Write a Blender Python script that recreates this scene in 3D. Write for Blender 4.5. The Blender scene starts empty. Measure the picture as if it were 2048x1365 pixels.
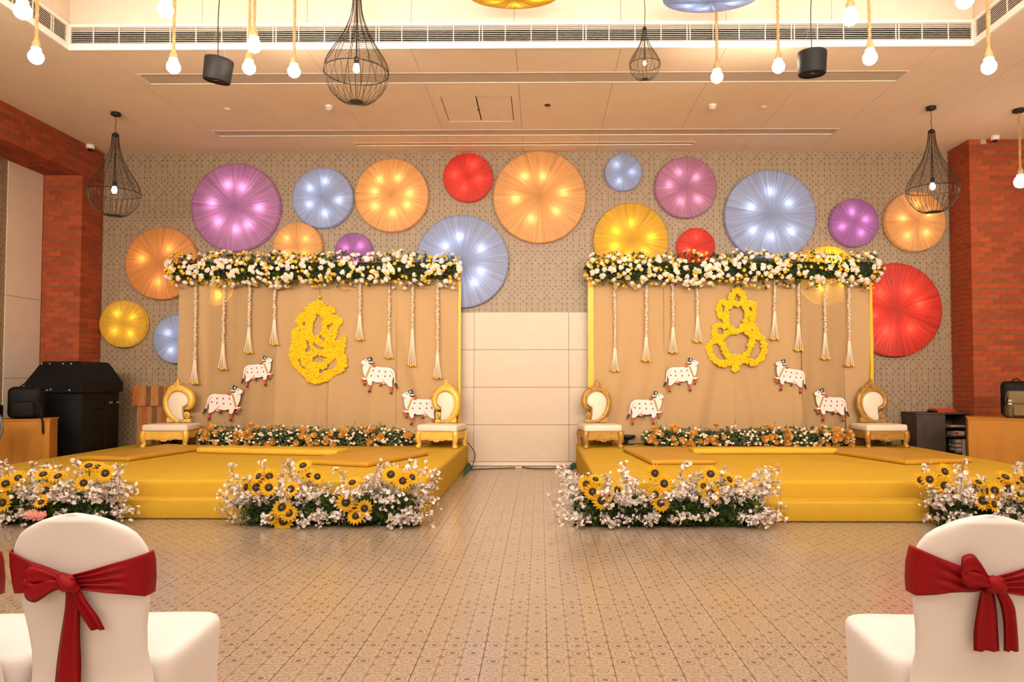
import bpy, bmesh, math, random
from mathutils import Vector, Matrix, Euler
random.seed(7)
PI = math.pi
sc = bpy.context.scene
COL = sc.collection
# ------------------------------------------------------------------ camera
FPX = 1454.0
PITCH, YAW, SX, SY = math.radians(2.0), math.radians(0.6), -42.0/2048, 26.7/2048
cam_d = bpy.data.cameras.new('camera'); cam = bpy.data.objects.new('camera', cam_d); COL.objects.link(cam)
cam.location = (0, 0, 1.3); cam.rotation_euler = (PI/2+PITCH, 0, YAW)
cam_d.sensor_width = 36; cam_d.sensor_fit = 'HORIZONTAL'; cam_d.lens = FPX/2048*36
cam_d.shift_x = SX; cam_d.shift_y = SY; cam_d.clip_start = .05; cam_d.clip_end = 100
sc.camera = cam
_R = Euler((PI/2+PITCH, 0, YAW)).to_matrix()
def _ray(px, py):
    return _R @ Vector(((px-1024)/FPX+SX*2048/FPX, (682.5-py)/FPX+SY*2048/FPX, -1))
def at(px, py, Y):                      # the point of the plane y = Y seen at a pixel
    d = _ray(px, py); t = Y/d.y
    return Vector((d.x*t, Y, 1.3+d.z*t))
def atz(px, py, z):                     # the point of the level plane at height z
    d = _ray(px, py); t = (z-1.3)/d.z
    return Vector((d.x*t, d.y*t, z))
# ------------------------------------------------------------------ world, lights, exposure
w = bpy.data.worlds.new('hall_ambient'); sc.world = w; w.use_nodes = True
w.node_tree.nodes['Background'].inputs[0].default_value = (1, .8, .62, 1)
w.node_tree.nodes['Background'].inputs[1].default_value = .05
sc.view_settings.view_transform = 'Standard'; sc.view_settings.look = 'None'
sc.view_settings.exposure = 0.1; sc.view_settings.gamma = 1.0; sc.view_settings.use_curve_mapping = False
cy = sc.cycles
cy.max_bounces = 4; cy.diffuse_bounces = 3; cy.glossy_bounces = 2; cy.transmission_bounces = 3; cy.transparent_max_bounces = 6
cy.use_adaptive_sampling = True; cy.adaptive_threshold = .08; cy.adaptive_min_samples = 14; cy.use_light_tree = True
cy.caustics_reflective = False; cy.caustics_refractive = False; cy.sample_clamp_indirect = 5.0
def area(name, loc, sx, sy, power, col, rot=(0, 0, 0)):
    l = bpy.data.lights.new(name, 'AREA'); l.shape = 'RECTANGLE'; l.size = sx; l.size_y = sy; l.energy = power; l.color = col
    o = bpy.data.objects.new(name, l); COL.objects.link(o); o.location = loc; o.rotation_euler = rot; return o
WARM = (1, .88, .76)
area('overhead_fill', (-.2, 4.6, 6.0), 8.2, 4.6, 290, WARM)  # added area lamp without a fixture, brightens floor and seats from overhead
area('overhead_fill', (-.2, -.6, 6.0), 8.2, 4.6, 370, WARM)  # same added overhead lamp again, above the camera and unseen
area('stage_fill', (.2, 1.6, 3.4), 14, .8, 280, WARM, (math.radians(86), 0, 0)).data.spread = math.radians(75)  # added unseen lamp above the view, brightens stage, back wall and soffit
area('rear_fill', (0, -4.3, 3.2), 11, 2, 150, WARM, (math.radians(84), 0, 0))  # added unseen lamp behind the camera, brightens chair backs and blossoms
# ------------------------------------------------------------------ materials
class NT:
    def __init__(s, mat): s.t = mat.node_tree; s.n = s.t.nodes
    def new(s, t, **kw):
        n = s.n.new(t)
        for k, v in kw.items(): setattr(n, k, v)
        return n
    def put(s, sock, v):
        if isinstance(v, bpy.types.NodeSocket): s.t.links.new(v, sock)
        else: sock.default_value = v
    def m(s, op, a, b=0.0, c=None, clamp=False):
        n = s.new('ShaderNodeMath', operation=op, use_clamp=clamp); s.put(n.inputs[0], a); s.put(n.inputs[1], b)
        if c is not None: s.put(n.inputs[2], c)
        return n.outputs[0]
    def mix(s, f, a, b):
        n = s.new('ShaderNodeMix', data_type='RGBA'); s.put(n.inputs[0], f); s.put(n.inputs[6], a); s.put(n.inputs[7], b); return n.outputs[2]
    def noise(s, scale, detail=3, vec=None, rough=.55):
        n = s.new('ShaderNodeTexNoise'); n.inputs['Scale'].default_value = scale; n.inputs['Detail'].default_value = detail
        n.inputs['Roughness'].default_value = rough
        if vec is not None: s.put(n.inputs['Vector'], vec)
        return n.outputs[0]
    def pos(s): return s.new('ShaderNodeNewGeometry').outputs['Position']
    def obj(s): return s.new('ShaderNodeTexCoord').outputs['Object']
    def scl(s, v, sc_):
        n = s.new('ShaderNodeMapping'); s.put(n.inputs[0], v); n.inputs[3].default_value = sc_; return n.outputs[0]
    def bump(s, h, st, dist=.01):
        n = s.new('ShaderNodeBump'); s.put(n.inputs['Height'], h); n.inputs['Strength'].default_value = st; n.inputs['Distance'].default_value = dist
        return n.outputs[0]
def c4(c): return (c[0], c[1], c[2], 1)
def hexc(h):
    v = [int(h[i:i+2], 16)/255 for i in (0, 2, 4)]
    return tuple(x/12.92 if x <= .04045 else ((x+.055)/1.055)**2.4 for x in v)
def pmat(name, col, rough=.6, metal=0, var=0, vscale=8, bump=0, bscale=60, spec=.5, sheen=0, stretch=None, rnd=0, dark=None):
    mat = bpy.data.materials.new(name); mat.use_nodes = True; t = NT(mat); b = t.n['Principled BSDF']
    b.inputs['Roughness'].default_value = rough; b.inputs['Metallic'].default_value = metal
    b.inputs['Specular IOR Level'].default_value = spec
    if sheen: b.inputs['Sheen Weight'].default_value = sheen
    o = t.obj()
    if stretch: o = t.scl(o, stretch)
    c = c4(col)
    if var:
        d = c4(dark) if dark else c4([x*(1-var) for x in col])
        f = t.noise(vscale, 4, o); f = t.m('MULTIPLY_ADD', f, 2.2, -.6, clamp=True); c = t.mix(f, d, c)
    if rnd:
        oi = t.new('ShaderNodeObjectInfo').outputs['Random']
        hs = t.new('ShaderNodeHueSaturation'); t.put(hs.inputs['Value'], t.m('MULTIPLY_ADD', oi, 2*rnd, 1-rnd)); t.put(hs.inputs['Color'], c); c = hs.outputs[0]
    t.put(b.inputs['Base Color'], c)
    if bump: t.put(b.inputs['Normal'], t.bump(t.noise(bscale, 4, o), bump))
    return mat
def emat(name, col, s):
    mat = bpy.data.materials.new(name); mat.use_nodes = True; t = NT(mat); b = t.n['Principled BSDF']
    b.inputs['Base Color'].default_value = c4(col); b.inputs['Emission Color'].default_value = c4(col); b.inputs['Emission Strength'].default_value = s
    return mat
def tile_mat(name, ax, cell, off, light, mid, dark, rough, lo, rs=1.0, gs=.6, hf=1.0):
    """patterned ceramic tile: every small cell carries its own ring and petal motif, 3 x 6 cells to a tile"""
    mat = bpy.data.materials.new(name); mat.use_nodes = True; t = NT(mat); b = t.n['Principled BSDF']
    sp = t.new('ShaderNodeSeparateXYZ'); t.put(sp.inputs[0], t.pos())
    u = t.m('DIVIDE', t.m('SUBTRACT', sp.outputs[ax[0]], off[0]), cell); v = t.m('DIVIDE', t.m('SUBTRACT', sp.outputs[ax[1]], off[1]), cell)
    iu, iv = t.m('FLOOR', u), t.m('FLOOR', v)
    fu, fv = t.m('SUBTRACT', t.m('SUBTRACT', u, iu), .5), t.m('SUBTRACT', t.m('SUBTRACT', v, iv), .5)
    cb = t.new('ShaderNodeCombineXYZ'); t.put(cb.inputs[0], t.m('FLOORED_MODULO', iu, 3.0)); t.put(cb.inputs[1], t.m('FLOORED_MODULO', iv, 6.0))
    wn = t.new('ShaderNodeTexWhiteNoise', noise_dimensions='3D'); t.put(wn.inputs['Vector'], cb.outputs[0])
    hs = t.new('ShaderNodeSeparateColor'); t.put(hs.inputs[0], wn.outputs['Color']); h1, h2, h3 = hs.outputs
    r = t.m('SQRT', t.m('ADD', t.m('MULTIPLY', fu, fu), t.m('MULTIPLY', fv, fv)))
    a = t.m('ARCTAN2', fv, fu)
    n = t.m('MULTIPLY_ADD', t.m('FLOOR', t.m('MULTIPLY', h1, 2.99)), 2.0, 4.0)
    pet = t.m('COSINE', t.m('MULTIPLY', a, n))
    r2 = t.m('MULTIPLY', r, t.m('MULTIPLY_ADD', pet, t.m('MULTIPLY', h3, .11), 1.0))
    def band(c, hw): return t.m('LESS_THAN', t.m('ABSOLUTE', t.m('SUBTRACT', r2, c)), hw)
    R1 = t.m('MULTIPLY_ADD', h2, .13, .29)
    ring = t.m('MAXIMUM', band(R1, .035*hf), t.m('MULTIPLY', band(t.m('MULTIPLY', R1, .5), .04*hf), .9))
    if hf < 1: ring = t.m('MAXIMUM', ring, t.m('MULTIPLY', band(t.m('MULTIPLY', R1, 1.3), .018), .7))
    ring = t.m('MAXIMUM', ring, t.m('MULTIPLY', t.m('GREATER_THAN', t.m('MULTIPLY', pet, t.m('SUBTRACT', r, .12)), .22), .6))
    shade = t.m('MULTIPLY', band(t.m('MULTIPLY', R1, .76), .05), .55)
    lace = t.m('MULTIPLY_ADD', t.noise(5.0/cell, 4, t.pos()), 4.5, -1.75, clamp=True)
    col = t.mix(t.m('MULTIPLY', lace, t.m('MULTIPLY_ADD', h1, .5, .35)), c4(mid), c4(light))
    col = t.mix(t.m('MULTIPLY', ring, rs), col, c4([min(1, x*1.12) for x in light])); col = t.mix(t.m('MULTIPLY', shade, rs*.8), col, c4(dark))
    corner = t.m('MULTIPLY', t.m('GREATER_THAN', r, .56), t.m('GREATER_THAN', h3, .55))
    dot = t.m('MULTIPLY', t.m('LESS_THAN', r2, .13), t.m('GREATER_THAN', h2, .72))
    edge = t.m('GREATER_THAN', t.m('MAXIMUM', t.m('ABSOLUTE', fu), t.m('ABSOLUTE', fv)), .475)
    groove = t.m('GREATER_THAN', t.m('ABSOLUTE', fu), .485)
    dk = t.m('MAXIMUM', t.m('MAXIMUM', t.m('MULTIPLY', corner, .8), dot), t.m('MULTIPLY', edge, .4)); dk = t.m('MAXIMUM', dk, t.m('MULTIPLY', groove, gs))
    col = t.mix(dk, col, c4(dark))
    t.put(b.inputs['Base Color'], t.mix(t.m('MULTIPLY', t.noise(.7, 2, t.pos()), lo), col, c4(mid)))
    b.inputs['Roughness'].default_value = rough
    t.put(b.inputs['Normal'], t.bump(t.m('SUBTRACT', 1.0, groove), .25, .002))
    return mat
def fabric_lamp(name, col):
    mat = bpy.data.materials.new(name); mat.use_nodes = True; t = NT(mat)
    out = t.n['Material Output']; b = t.n['Principled BSDF']
    o = t.obj(); sp = t.new('ShaderNodeSeparateXYZ'); t.put(sp.inputs[0], o)
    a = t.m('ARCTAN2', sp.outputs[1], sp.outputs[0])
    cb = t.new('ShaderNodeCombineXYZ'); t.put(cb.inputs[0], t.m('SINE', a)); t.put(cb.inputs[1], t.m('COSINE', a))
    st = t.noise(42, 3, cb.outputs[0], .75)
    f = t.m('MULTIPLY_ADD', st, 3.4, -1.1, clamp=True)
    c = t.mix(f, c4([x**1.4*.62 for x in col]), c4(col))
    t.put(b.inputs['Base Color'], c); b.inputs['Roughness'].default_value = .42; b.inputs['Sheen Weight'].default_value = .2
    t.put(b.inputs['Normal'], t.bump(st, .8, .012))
    tr = t.new('ShaderNodeBsdfTranslucent'); t.put(tr.inputs[0], c)
    mx = t.new('ShaderNodeMixShader'); mx.inputs[0].default_value = .45
    t.put(mx.inputs[1], b.outputs[0]); t.put(mx.inputs[2], tr.outputs[0]); t.put(out.inputs[0], mx.outputs[0])
    return mat
def sheer(name, col, alpha):
    mat = bpy.data.materials.new(name); mat.use_nodes = True; t = NT(mat)
    out = t.n['Material Output']; b = t.n['Principled BSDF']; o = t.obj()
    f = t.noise(240, 2, t.scl(o, (1, 1, .06))); c = t.mix(f, c4([x*.8 for x in col]), c4(col))
    t.put(b.inputs['Base Color'], c); b.inputs['Roughness'].default_value = .8; b.inputs['Specular IOR Level'].default_value = .2
    tr = t.new('ShaderNodeBsdfTransparent'); mx = t.new('ShaderNodeMixShader'); mx.inputs[0].default_value = alpha
    t.put(mx.inputs[1], b.outputs[0]); t.put(mx.inputs[2], tr.outputs[0]); t.put(out.inputs[0], mx.outputs[0])
    return mat
M = {}
M['soffit'] = pmat('ceiling_board', (.86, .70, .53), .75, var=.06, vscale=3, bump=.04, bscale=200)
M['cream'] = pmat('cream_board', (.76, .63, .49), .7, var=.06, vscale=4, bump=.03, bscale=150)
M['panel'] = pmat('cream_laminate', (.60, .465, .33), .45, var=.07, vscale=5, stretch=(1, 1, 3))
M['whiteframe'] = pmat('white_painted_metal', (.86, .80, .72), .5)
M['louvre'] = pmat('louvre_metal', (.82, .70, .57), .45)
M['slotgrey'] = pmat('slot_grey', (.62, .52, .43), .7, var=.2, vscale=40)
M['darkgap'] = pmat('dark_gap', (.05, .035, .025), .9)
M['mortar'] = pmat('mortar', (.20, .12, .07), .95, var=.2, vscale=30, bump=.3)
M['brick'] = pmat('red_brick', (.42, .068, .012), .85, var=.35, vscale=22, bump=.35, bscale=70, rnd=.22)
M['brickgrey'] = pmat('plaster_patch', (.45, .36, .24), .9)
WT = ((.41, .30, .185), (.22, .145, .08), (.085, .05, .028), .5, .25)
M['walltile'] = tile_mat('wall_pattern_tile', (0, 2), .0895, (-6.75, .04), *WT); M['sidetile'] = tile_mat('side_pattern_tile', (1, 2), .0895, (0, .04), *WT)
M['floortile'] = tile_mat('floor_pattern_tile', (0, 1), .1, (.03, .05), (.485, .37, .265), (.35, .255, .175), (.165, .115, .078), .19, .25, .75, .95, .55)
M['yellow'] = pmat('yellow_cloth', (.63, .375, .032), .8, var=.07, vscale=5, bump=.22, bscale=9, spec=.15)
M['yellow2'] = pmat('bright_yellow_cloth', (.74, .44, .045), .75, var=.06, vscale=6, bump=.15, bscale=9, spec=.15)
M['mustard'] = pmat('mustard_satin', (.58, .30, .028), .5, var=.08, vscale=6, bump=.2, bscale=7, spec=.3)
M['orangecloth'] = pmat('orange_table_cloth', (.48, .19, .015), .75, var=.1, vscale=4, bump=.25, bscale=7)
M['goldsatin'] = pmat('golden_satin_edge', (.82, .46, .01), .45, bump=.3, bscale=20, stretch=(1, 1, .3))
BEI = (.57, .36, .17)
M['drape0'] = sheer('beige_drape_dense', BEI, .02); M['drape1'] = sheer('beige_drape_sheer', BEI, .20); M['drape2'] = sheer('beige_drape_mid', BEI, .05)
M['white'] = pmat('white_spandex', (.79, .735, .705), .75, bump=.03, bscale=300, sheen=.2)
M['sash'] = pmat('red_satin', (.33, .002, .006), .5, var=.3, vscale=10, spec=.25)
M['ivory'] = pmat('ivory_leatherette', (.80, .66, .50), .5, bump=.1, bscale=25)
M['gold'] = pmat('bright_gold_paint', (.90, .54, .09), .42, metal=.2, var=.2, vscale=14)
M['antique'] = pmat('antique_gold_paint', (.58, .31, .06), .42, metal=.3, var=.4, vscale=16)
M['stud'] = pmat('bronze_stud', (.28, .16, .06), .4, metal=.7)
M['black'] = pmat('black_vinyl', (.006, .005, .0045), .6, spec=.2, var=.4, vscale=6, bump=.2, bscale=14)
M['blackmetal'] = pmat('black_metal', (.016, .013, .011), .45, metal=.3)
M['greyblack'] = pmat('charcoal_plastic', (.016, .014, .013), .6, spec=.25, bump=.1, bscale=200)
M['silver'] = pmat('silver_snap', (.45, .40, .34), .35, metal=.8)
M['cagewire'] = pmat('bronze_wire', (.05, .036, .024), .4, metal=.6)  # dark bronze colour of the pendant cage wires
M['rope'] = pmat('jute_rope', (.60, .37, .15), .9, var=.35, vscale=30, bump=.8, bscale=40, stretch=(1, 1, .5))
M['bulb'] = emat('lit_bulb_glass', (1, .84, .66), 52)
M['bulbw'] = emat('lit_led_bulb', (1, .88, .72), 45)
M['brass'] = pmat('gold_bell', (.85, .50, .10), .35, metal=.4)
M['tuberose'] = pmat('tuberose_cream', (.80, .64, .46), .8, var=.15, vscale=40, bump=.5, bscale=80)
M['strand'] = pmat('cream_thread', (.84, .70, .53), .8)
M['wflower'] = pmat('white_flower', (.90, .78, .64), .7, var=.12, vscale=12, rnd=.10)
M['blossom'] = pmat('white_blossom', (.97, .88, .80), .7, var=.05, vscale=9, rnd=.06)
M['yflower'] = pmat('yellow_ranunculus', (.92, .55, .03), .65, var=.15, vscale=14, rnd=.12)
M['rose'] = pmat('apricot_rose', (.97, .60, .16), .6, var=.12, vscale=12, rnd=.12)
M['roseheart'] = pmat('rose_heart', (.80, .30, .03), .6)
M['peach'] = pmat('peach_bud', (.92, .70, .50), .7, rnd=.1)
M['pink'] = pmat('pink_flower', (.80, .32, .27), .6)
M['leaf'] = pmat('green_leaf', (.13, .21, .04), .6, var=.6, vscale=9, dark=(.03, .065, .015), spec=.25)
M['leaf2'] = pmat('pale_leaf', (.25, .34, .15), .6, var=.6, vscale=14, dark=(.035, .085, .03))
M['leafdark'] = pmat('dark_moss', (.022, .032, .012), .9, var=.4, vscale=20)
M['twig'] = pmat('brown_twig', (.22, .10, .055), .8)
M['petal'] = pmat('sunflower_petal', (.95, .64, .03), .6, var=.2, vscale=20, dark=(.92, .50, .012), rnd=.06)
M['seed'] = pmat('sunflower_seed_head', (.035, .018, .010), .9, bump=.8, bscale=120)
def thin(name, f):
    mat = M[name]; t = NT(mat); out = t.n['Material Output']; b = t.n['Principled BSDF']; tr = t.new('ShaderNodeBsdfTranslucent'); mx = t.new('ShaderNodeMixShader')
    src = b.inputs['Base Color'].links[0].from_socket if b.inputs['Base Color'].links else None
    if src: t.put(tr.inputs[0], src)
    else: tr.inputs[0].default_value = b.inputs['Base Color'].default_value
    mx.inputs[0].default_value = f; t.put(mx.inputs[1], b.outputs[0]); t.put(mx.inputs[2], tr.outputs[0]); t.put(out.inputs[0], mx.outputs[0])
for k_ in ('blossom', 'petal', 'rose', 'leaf', 'leaf2'): thin(k_, .2 if k_ == 'blossom' else .4)
M['seedcore'] = pmat('sunflower_core', (.13, .10, .03), .9)
M['marigold'] = pmat('yellow_marigold', (.92, .62, .02), .75, var=.35, vscale=14, dark=(.86, .48, .008), spec=.2)
M['board'] = pmat('flower_backing', (.50, .30, .02), .9)
M['cowwhite'] = pmat('cow_white_print', (.80, .70, .64), .6)
M['cowred'] = pmat('cow_red_print', (.52, .055, .015), .6)
M['cowblack'] = pmat('cow_black_print', (.018, .012, .012), .6)
M['cowline'] = pmat('cow_grey_outline', (.22, .15, .13), .6)
M['cowolive'] = pmat('cow_olive_print', (.42, .29, .06), .6)
M['cowpink'] = pmat('cow_pink_print', (.80, .33, .31), .6)
M['cowspot'] = pmat('cow_spot_print', (.30, .035, .02), .6)
WOODS = [pmat('reclaimed_plank', c, .6, var=.45, vscale=7, stretch=(6, 6, .8), bump=.15, bscale=30) for c in ((.46, .12, .02), (.48, .20, .04), (.22, .085, .025), (.50, .21, .05))]
M['slate'] = pmat('dark_slate_laminate', (.075, .05, .034), .6, var=.5, vscale=7)
M['redfolder'] = pmat('red_folder', (.55, .06, .012), .5)
M['carton'] = pmat('white_carton', (.62, .50, .40), .7)
M['cartonred'] = pmat('red_print', (.45, .03, .02), .6)
M['olive'] = pmat('olive_canvas', (.22, .145, .062), .85, var=.2, vscale=12, bump=.2)
M['grey'] = pmat('grey_plastic', (.14, .12, .11), .45)
M['green'] = pmat('green_felt', (.012, .10, .045), .9)
M['cable'] = pmat('dark_cable', (.06, .025, .015), .6)
M['cctv'] = pmat('white_plastic', (.80, .72, .64), .4)
M['glassdark'] = pmat('dark_dome', (.012, .010, .009), .1)
M['plaster'] = pmat('hall_plaster', (.72, .56, .40), .85)
# ------------------------------------------------------------------ mesh helpers
class MB:
    def __init__(s): s.v = []; s.f = []
    def add(s, vs, fs):
        o = len(s.v); s.v += [tuple(p) for p in vs]; s.f += [tuple(i+o for i in f) for f in fs]; return s
    def box(s, lo, hi):
        x0, y0, z0 = lo; x1, y1, z1 = hi
        return s.add([(x0,y0,z0),(x1,y0,z0),(x1,y1,z0),(x0,y1,z0),(x0,y0,z1),(x1,y0,z1),(x1,y1,z1),(x0,y1,z1)],
                     [(0,3,2,1),(4,5,6,7),(0,1,5,4),(1,2,6,5),(2,3,7,6),(3,0,4,7)])
    def loft(s, rings, close=True, cap0=True, cap1=True):
        n = len(rings[0]); o = len(s.v)
        for r in rings: s.v += [tuple(p) for p in r]
        m = n if close else n-1
        for i in range(len(rings)-1):
            for j in range(m):
                a, b = o+i*n+j, o+i*n+(j+1) % n
                s.f.append((a, b, b+n, a+n))
        if cap0: s.f.append(tuple(o+j for j in reversed(range(n))))
        if cap1: s.f.append(tuple(o+(len(rings)-1)*n+j for j in range(n)))
        return s
    def lathe(s, prof, n=16, c=(0, 0, 0), cap0=True, cap1=True):
        return s.loft([[(c[0]+r*math.cos(2*PI*j/n), c[1]+r*math.sin(2*PI*j/n), c[2]+z) for j in range(n)] for r, z in prof], True, cap0, cap1)
    def tube(s, pts, r, n=6, closed=False):
        pts = [Vector(p) for p in pts]; k = len(pts); rings = []; ref = None
        for i, p in enumerate(pts):
            a = pts[(i-1) % k] if (closed or i > 0) else p; b = pts[(i+1) % k] if (closed or i < k-1) else p
            d = (b-a).normalized() if (b-a).length > 1e-9 else Vector((0, 0, 1))
            if ref is None: ref = Vector((1, 0, 0)) if abs(d.x) < .8 else Vector((0, 0, 1))
            u = (ref-d*ref.dot(d)).normalized(); ref = u; q = d.cross(u)
            rr = r[i] if isinstance(r, (list, tuple)) else r
            rings.append([p+u*rr*math.cos(2*PI*j/n)+q*rr*math.sin(2*PI*j/n) for j in range(n)])
        if closed: rings.append(rings[0])
        return s.loft(rings, True, not closed, not closed)
    def ball(s, c, r, nu=8, nv=6, sc_=(1, 1, 1), jit=0):
        rings = []
        for i in range(1, nv):
            t = PI*i/nv; ring = []
            for j in range(nu):
                k = r*(1+random.uniform(-jit, jit)) if jit else r
                ring.append((c[0]+k*math.sin(t)*math.cos(2*PI*j/nu)*sc_[0], c[1]+k*math.sin(t)*math.sin(2*PI*j/nu)*sc_[1], c[2]-k*math.cos(t)*sc_[2]))
            rings.append(ring)
        return s.loft(rings)
    def prism(s, poly, y0, y1):           # polygon in x,z extruded along y
        n = len(poly); vs = [(x, y0, z) for x, z in poly]+[(x, y1, z) for x, z in poly]
        fs = [tuple(range(n)), tuple(reversed(range(n, 2*n)))]+[(i, i+n, (i+1) % n+n, (i+1) % n) for i in range(n)]
        return s.add(vs, fs)
    def mesh(s, name, smooth=False, fix=True):
        me = bpy.data.meshes.new(name); me.from_pydata(s.v, [], s.f); me.update()
        if fix and len(s.f) < 60000:
            bm = bmesh.new(); bm.from_mesh(me); bmesh.ops.recalc_face_normals(bm, faces=bm.faces); bm.to_mesh(me); bm.free()
        if smooth: me.polygons.foreach_set('use_smooth', [True]*len(me.polygons))
        return me
    def build(s, name, mat, parent=None, smooth=False, loc=None, fix=True):
        return ob(name, s.mesh(name, smooth, fix), mat, parent, loc)
def ob(name, me, mat, parent=None, loc=None):
    o = bpy.data.objects.new(name, me); COL.objects.link(o)
    if mat:
        if not me.materials: me.materials.append(mat)
        elif me.materials[0] is not mat: o.material_slots[0].link = 'OBJECT'; o.material_slots[0].material = mat
    if parent: o.parent = parent
    if loc is not None: o.location = loc
    return o
def rbox_mesh(lo, hi, bev, seg=3, name='rbox', vert_bev=None):
    bm = bmesh.new(); bmesh.ops.create_cube(bm, size=1)
    c = [(a+b)/2 for a, b in zip(lo, hi)]; s = [b-a for a, b in zip(lo, hi)]
    for v in bm.verts: v.co = Vector((c[0]+v.co.x*s[0], c[1]+v.co.y*s[1], c[2]+v.co.z*s[2]))
    bmesh.ops.bevel(bm, geom=list(bm.edges), offset=bev, segments=seg, profile=.5, affect='EDGES')
    me = bpy.data.meshes.new(name); bm.to_mesh(me); bm.free()
    me.polygons.foreach_set('use_smooth', [True]*len(me.polygons)); return me
def rbox(name, lo, hi, bev, mat, parent=None, seg=3): return ob(name, rbox_mesh(lo, hi, bev, seg, name), mat, parent)
def tag(o, label=None, cat=None, group=None, kind=None):
    if label: o['label'] = label
    if cat: o['category'] = cat
    if group: o['group'] = group
    if kind: o['kind'] = kind
    return o
def thing(name, label, cat, loc=(0, 0, 0), rz=0, group=None):
    o = bpy.data.objects.new(name, None); COL.objects.link(o); o.location = loc; o.rotation_euler = (0, 0, rz); o.empty_display_size = .1
    return tag(o, label, cat, group)
def struct(o): o['kind'] = 'structure'; return o
def V(*a): return Vector(a)
def smoothpts(pts, k=6, closed=False):     # Catmull-Rom
    P = [Vector(p) for p in pts]; n = len(P); out = []
    rng = n if closed else n-1
    for i in range(rng):
        a = P[(i-1) % n] if (closed or i > 0) else P[i]; b = P[i]; c = P[(i+1) % n]; d = P[(i+2) % n] if (closed or i < n-2) else P[(i+1) % n]
        for j in range(k):
            t = j/k; out.append(.5*((2*b)+(c-a)*t+(2*a-5*b+4*c-d)*t*t+(3*b-a-3*c+d)*t**3))
    if not closed: out.append(P[-1])
    return out
# ------------------------------------------------------------------ the hall
WALL, CEIL, COF = 11.08, 4.80, 7.57          # back wall, soffit height, coffer edge
XL, XR, BEAMZ, PIERY = -6.75, 6.23, 4.32, 10.55
XSIDE, XCL, XCR = at(80, 600, 10.55).x, -5.03, 4.56
PANY = XSIDE/at(9, 600, 1.0).x
fl = struct(MB().box((-7.4, -5, -.15), (8.2, 11.3, -.006)).build('floor', M['floortile']))
tb = {}
def seen(x0, x1, y):                     # floor tiles the photograph can show
    if y > 7.0: return x1 > -1.2 and x0 < .65
    k = .74*y+.35
    return x1 > -k and x0 < k*.92
fm = MB().box((.0015, .0015, -.006), (.2985, .5985, 0)).mesh('floor_tile'); fm.materials.append(M['floortile'])
for iy in range(4, 19):
    for ix in range(-20, 20):
        x, y = .03+ix*.3, .05+iy*.6
        if seen(x, x+.3, y) and y+.6 < WALL+.2: ob('tile', fm, M['floortile'], fl, (x, y, 0))
bw = struct(MB().box((-7.4, WALL, -.15), (8.2, WALL+.2, 5.1)).build('wall_back', M['walltile']))
wm = MB().box((.0012, -.006, .0012), (.2673, 0, .5358)).mesh('wall_tile'); wm.materials.append(M['walltile'])
for ix in range(49):
    for iz in range(9):
        x, z = -6.75+ix*.2685, .04+iz*.537
        if x+.27 > XR: continue
        if z+.537 > CEIL: continue
        hid = (-5.35 < x and x+.27 < -1.25 or .8 < x and x+.27 < 4.9) and z+.537 < 2.85
        if hid or z < .55 or (-1.3 < x < .8 and z < 2.1): continue
        ob('tile', wm, M['walltile'], bw, (x, WALL, z))
struct(MB().box((XSIDE-.2, -5, -.15), (XSIDE, 11.2, 5.1)).build('wall_left', M['sidetile']))
lp = struct(MB().box((XSIDE-.05, PANY+.01, 0), (XSIDE+.006, PIERY+.02, BEAMZ+.02)).build('wall_left_cladding', M['darkgap']))
for z0, z1 in ((.0, 1.32), (1.325, 2.46), (2.465, BEAMZ)): MB().box((XSIDE-.02, PANY, z0), (XSIDE+.012, PIERY, z1)).build('panel', M['cream'], lp)
struct(MB().box((8.0, -5, -.15), (8.2, 11.2, 5.1)).build('wall_right', M['plaster']))
struct(MB().box((-7.4, -5.2, -.15), (8.2, -5, 6.3)).build('wall_front', M['plaster']))
# ceiling: dark void above, boards below it, linear slots left open between the boards
ce = struct(MB().box((-7.4, COF, CEIL+.09), (8.2, 11.3, CEIL+.2)).build('ceiling', M['darkgap']))
struct(MB().box((-7.4, -5.2, CEIL), (XCL, COF, CEIL+.1)).build('ceiling_left_soffit', M['soffit']))
struct(MB().box((XCR, -5.2, CEIL), (8.2, COF, CEIL+.1)).build('ceiling_right_soffit', M['soffit']))
struct(MB().box((-7.4, -5.2, 6.15), (8.2, 8, 6.3)).build('ceiling_coffer', M['cream']))
def slotY(y): return atz(1050, y, CEIL).y
S1 = (slotY(145), slotY(166)); S2 = (slotY(259.5), slotY(271)); S3 = (slotY(285), slotY(291))
S1x = (-4.62, 4.18); S2x = (-4.62, 4.17); S3x = (-2.76, 2.27)
HY = (slotY(193), slotY(243)); HX = (-1.24, -.80, -.36)
rows = [(COF, S1[0], None), (S1[0], S1[1], S1x), (S1[1], HY[0], None), (HY[0], HY[1], (HX[0], HX[2])), (HY[1], S2[0], None), (S2[0], S2[1], S2x), (S2[1], S3[0], None), (S3[0], S3[1], S3x), (S3[1], WALL, None)]
xs = [-1.37+1.11*k for k in range(-6, 10)]
xs = [-7.3]+[x for x in xs if -7.2 < x < 8]+[8.1]
for y0, y1, gap in rows:
    for a, b in zip(xs, xs[1:]):
        segs = [(a, b)]
        if gap:
            segs = []
            if a < gap[0]: segs.append((a, min(b, gap[0])))
            if b > gap[1]: segs.append((max(a, gap[1]), b))
        for p, q in segs:
            if q-p > .01: MB().box((p+.002, y0, CEIL), (q-.002, y1, CEIL+.025)).build('panel', M['soffit'], ce)
hatch = thing('ceiling_hatch', 'double access hatch with dark edge lines flush in the ceiling', 'hatch', (HX[1], HY[0], CEIL))
for a, b in zip(HX, HX[1:]): MB().box((a+.008-HX[1], .01, .004), (b-.008-HX[1], HY[1]-HY[0]-.01, .03)).build('hatch_door', M['soffit'], hatch)
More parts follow.
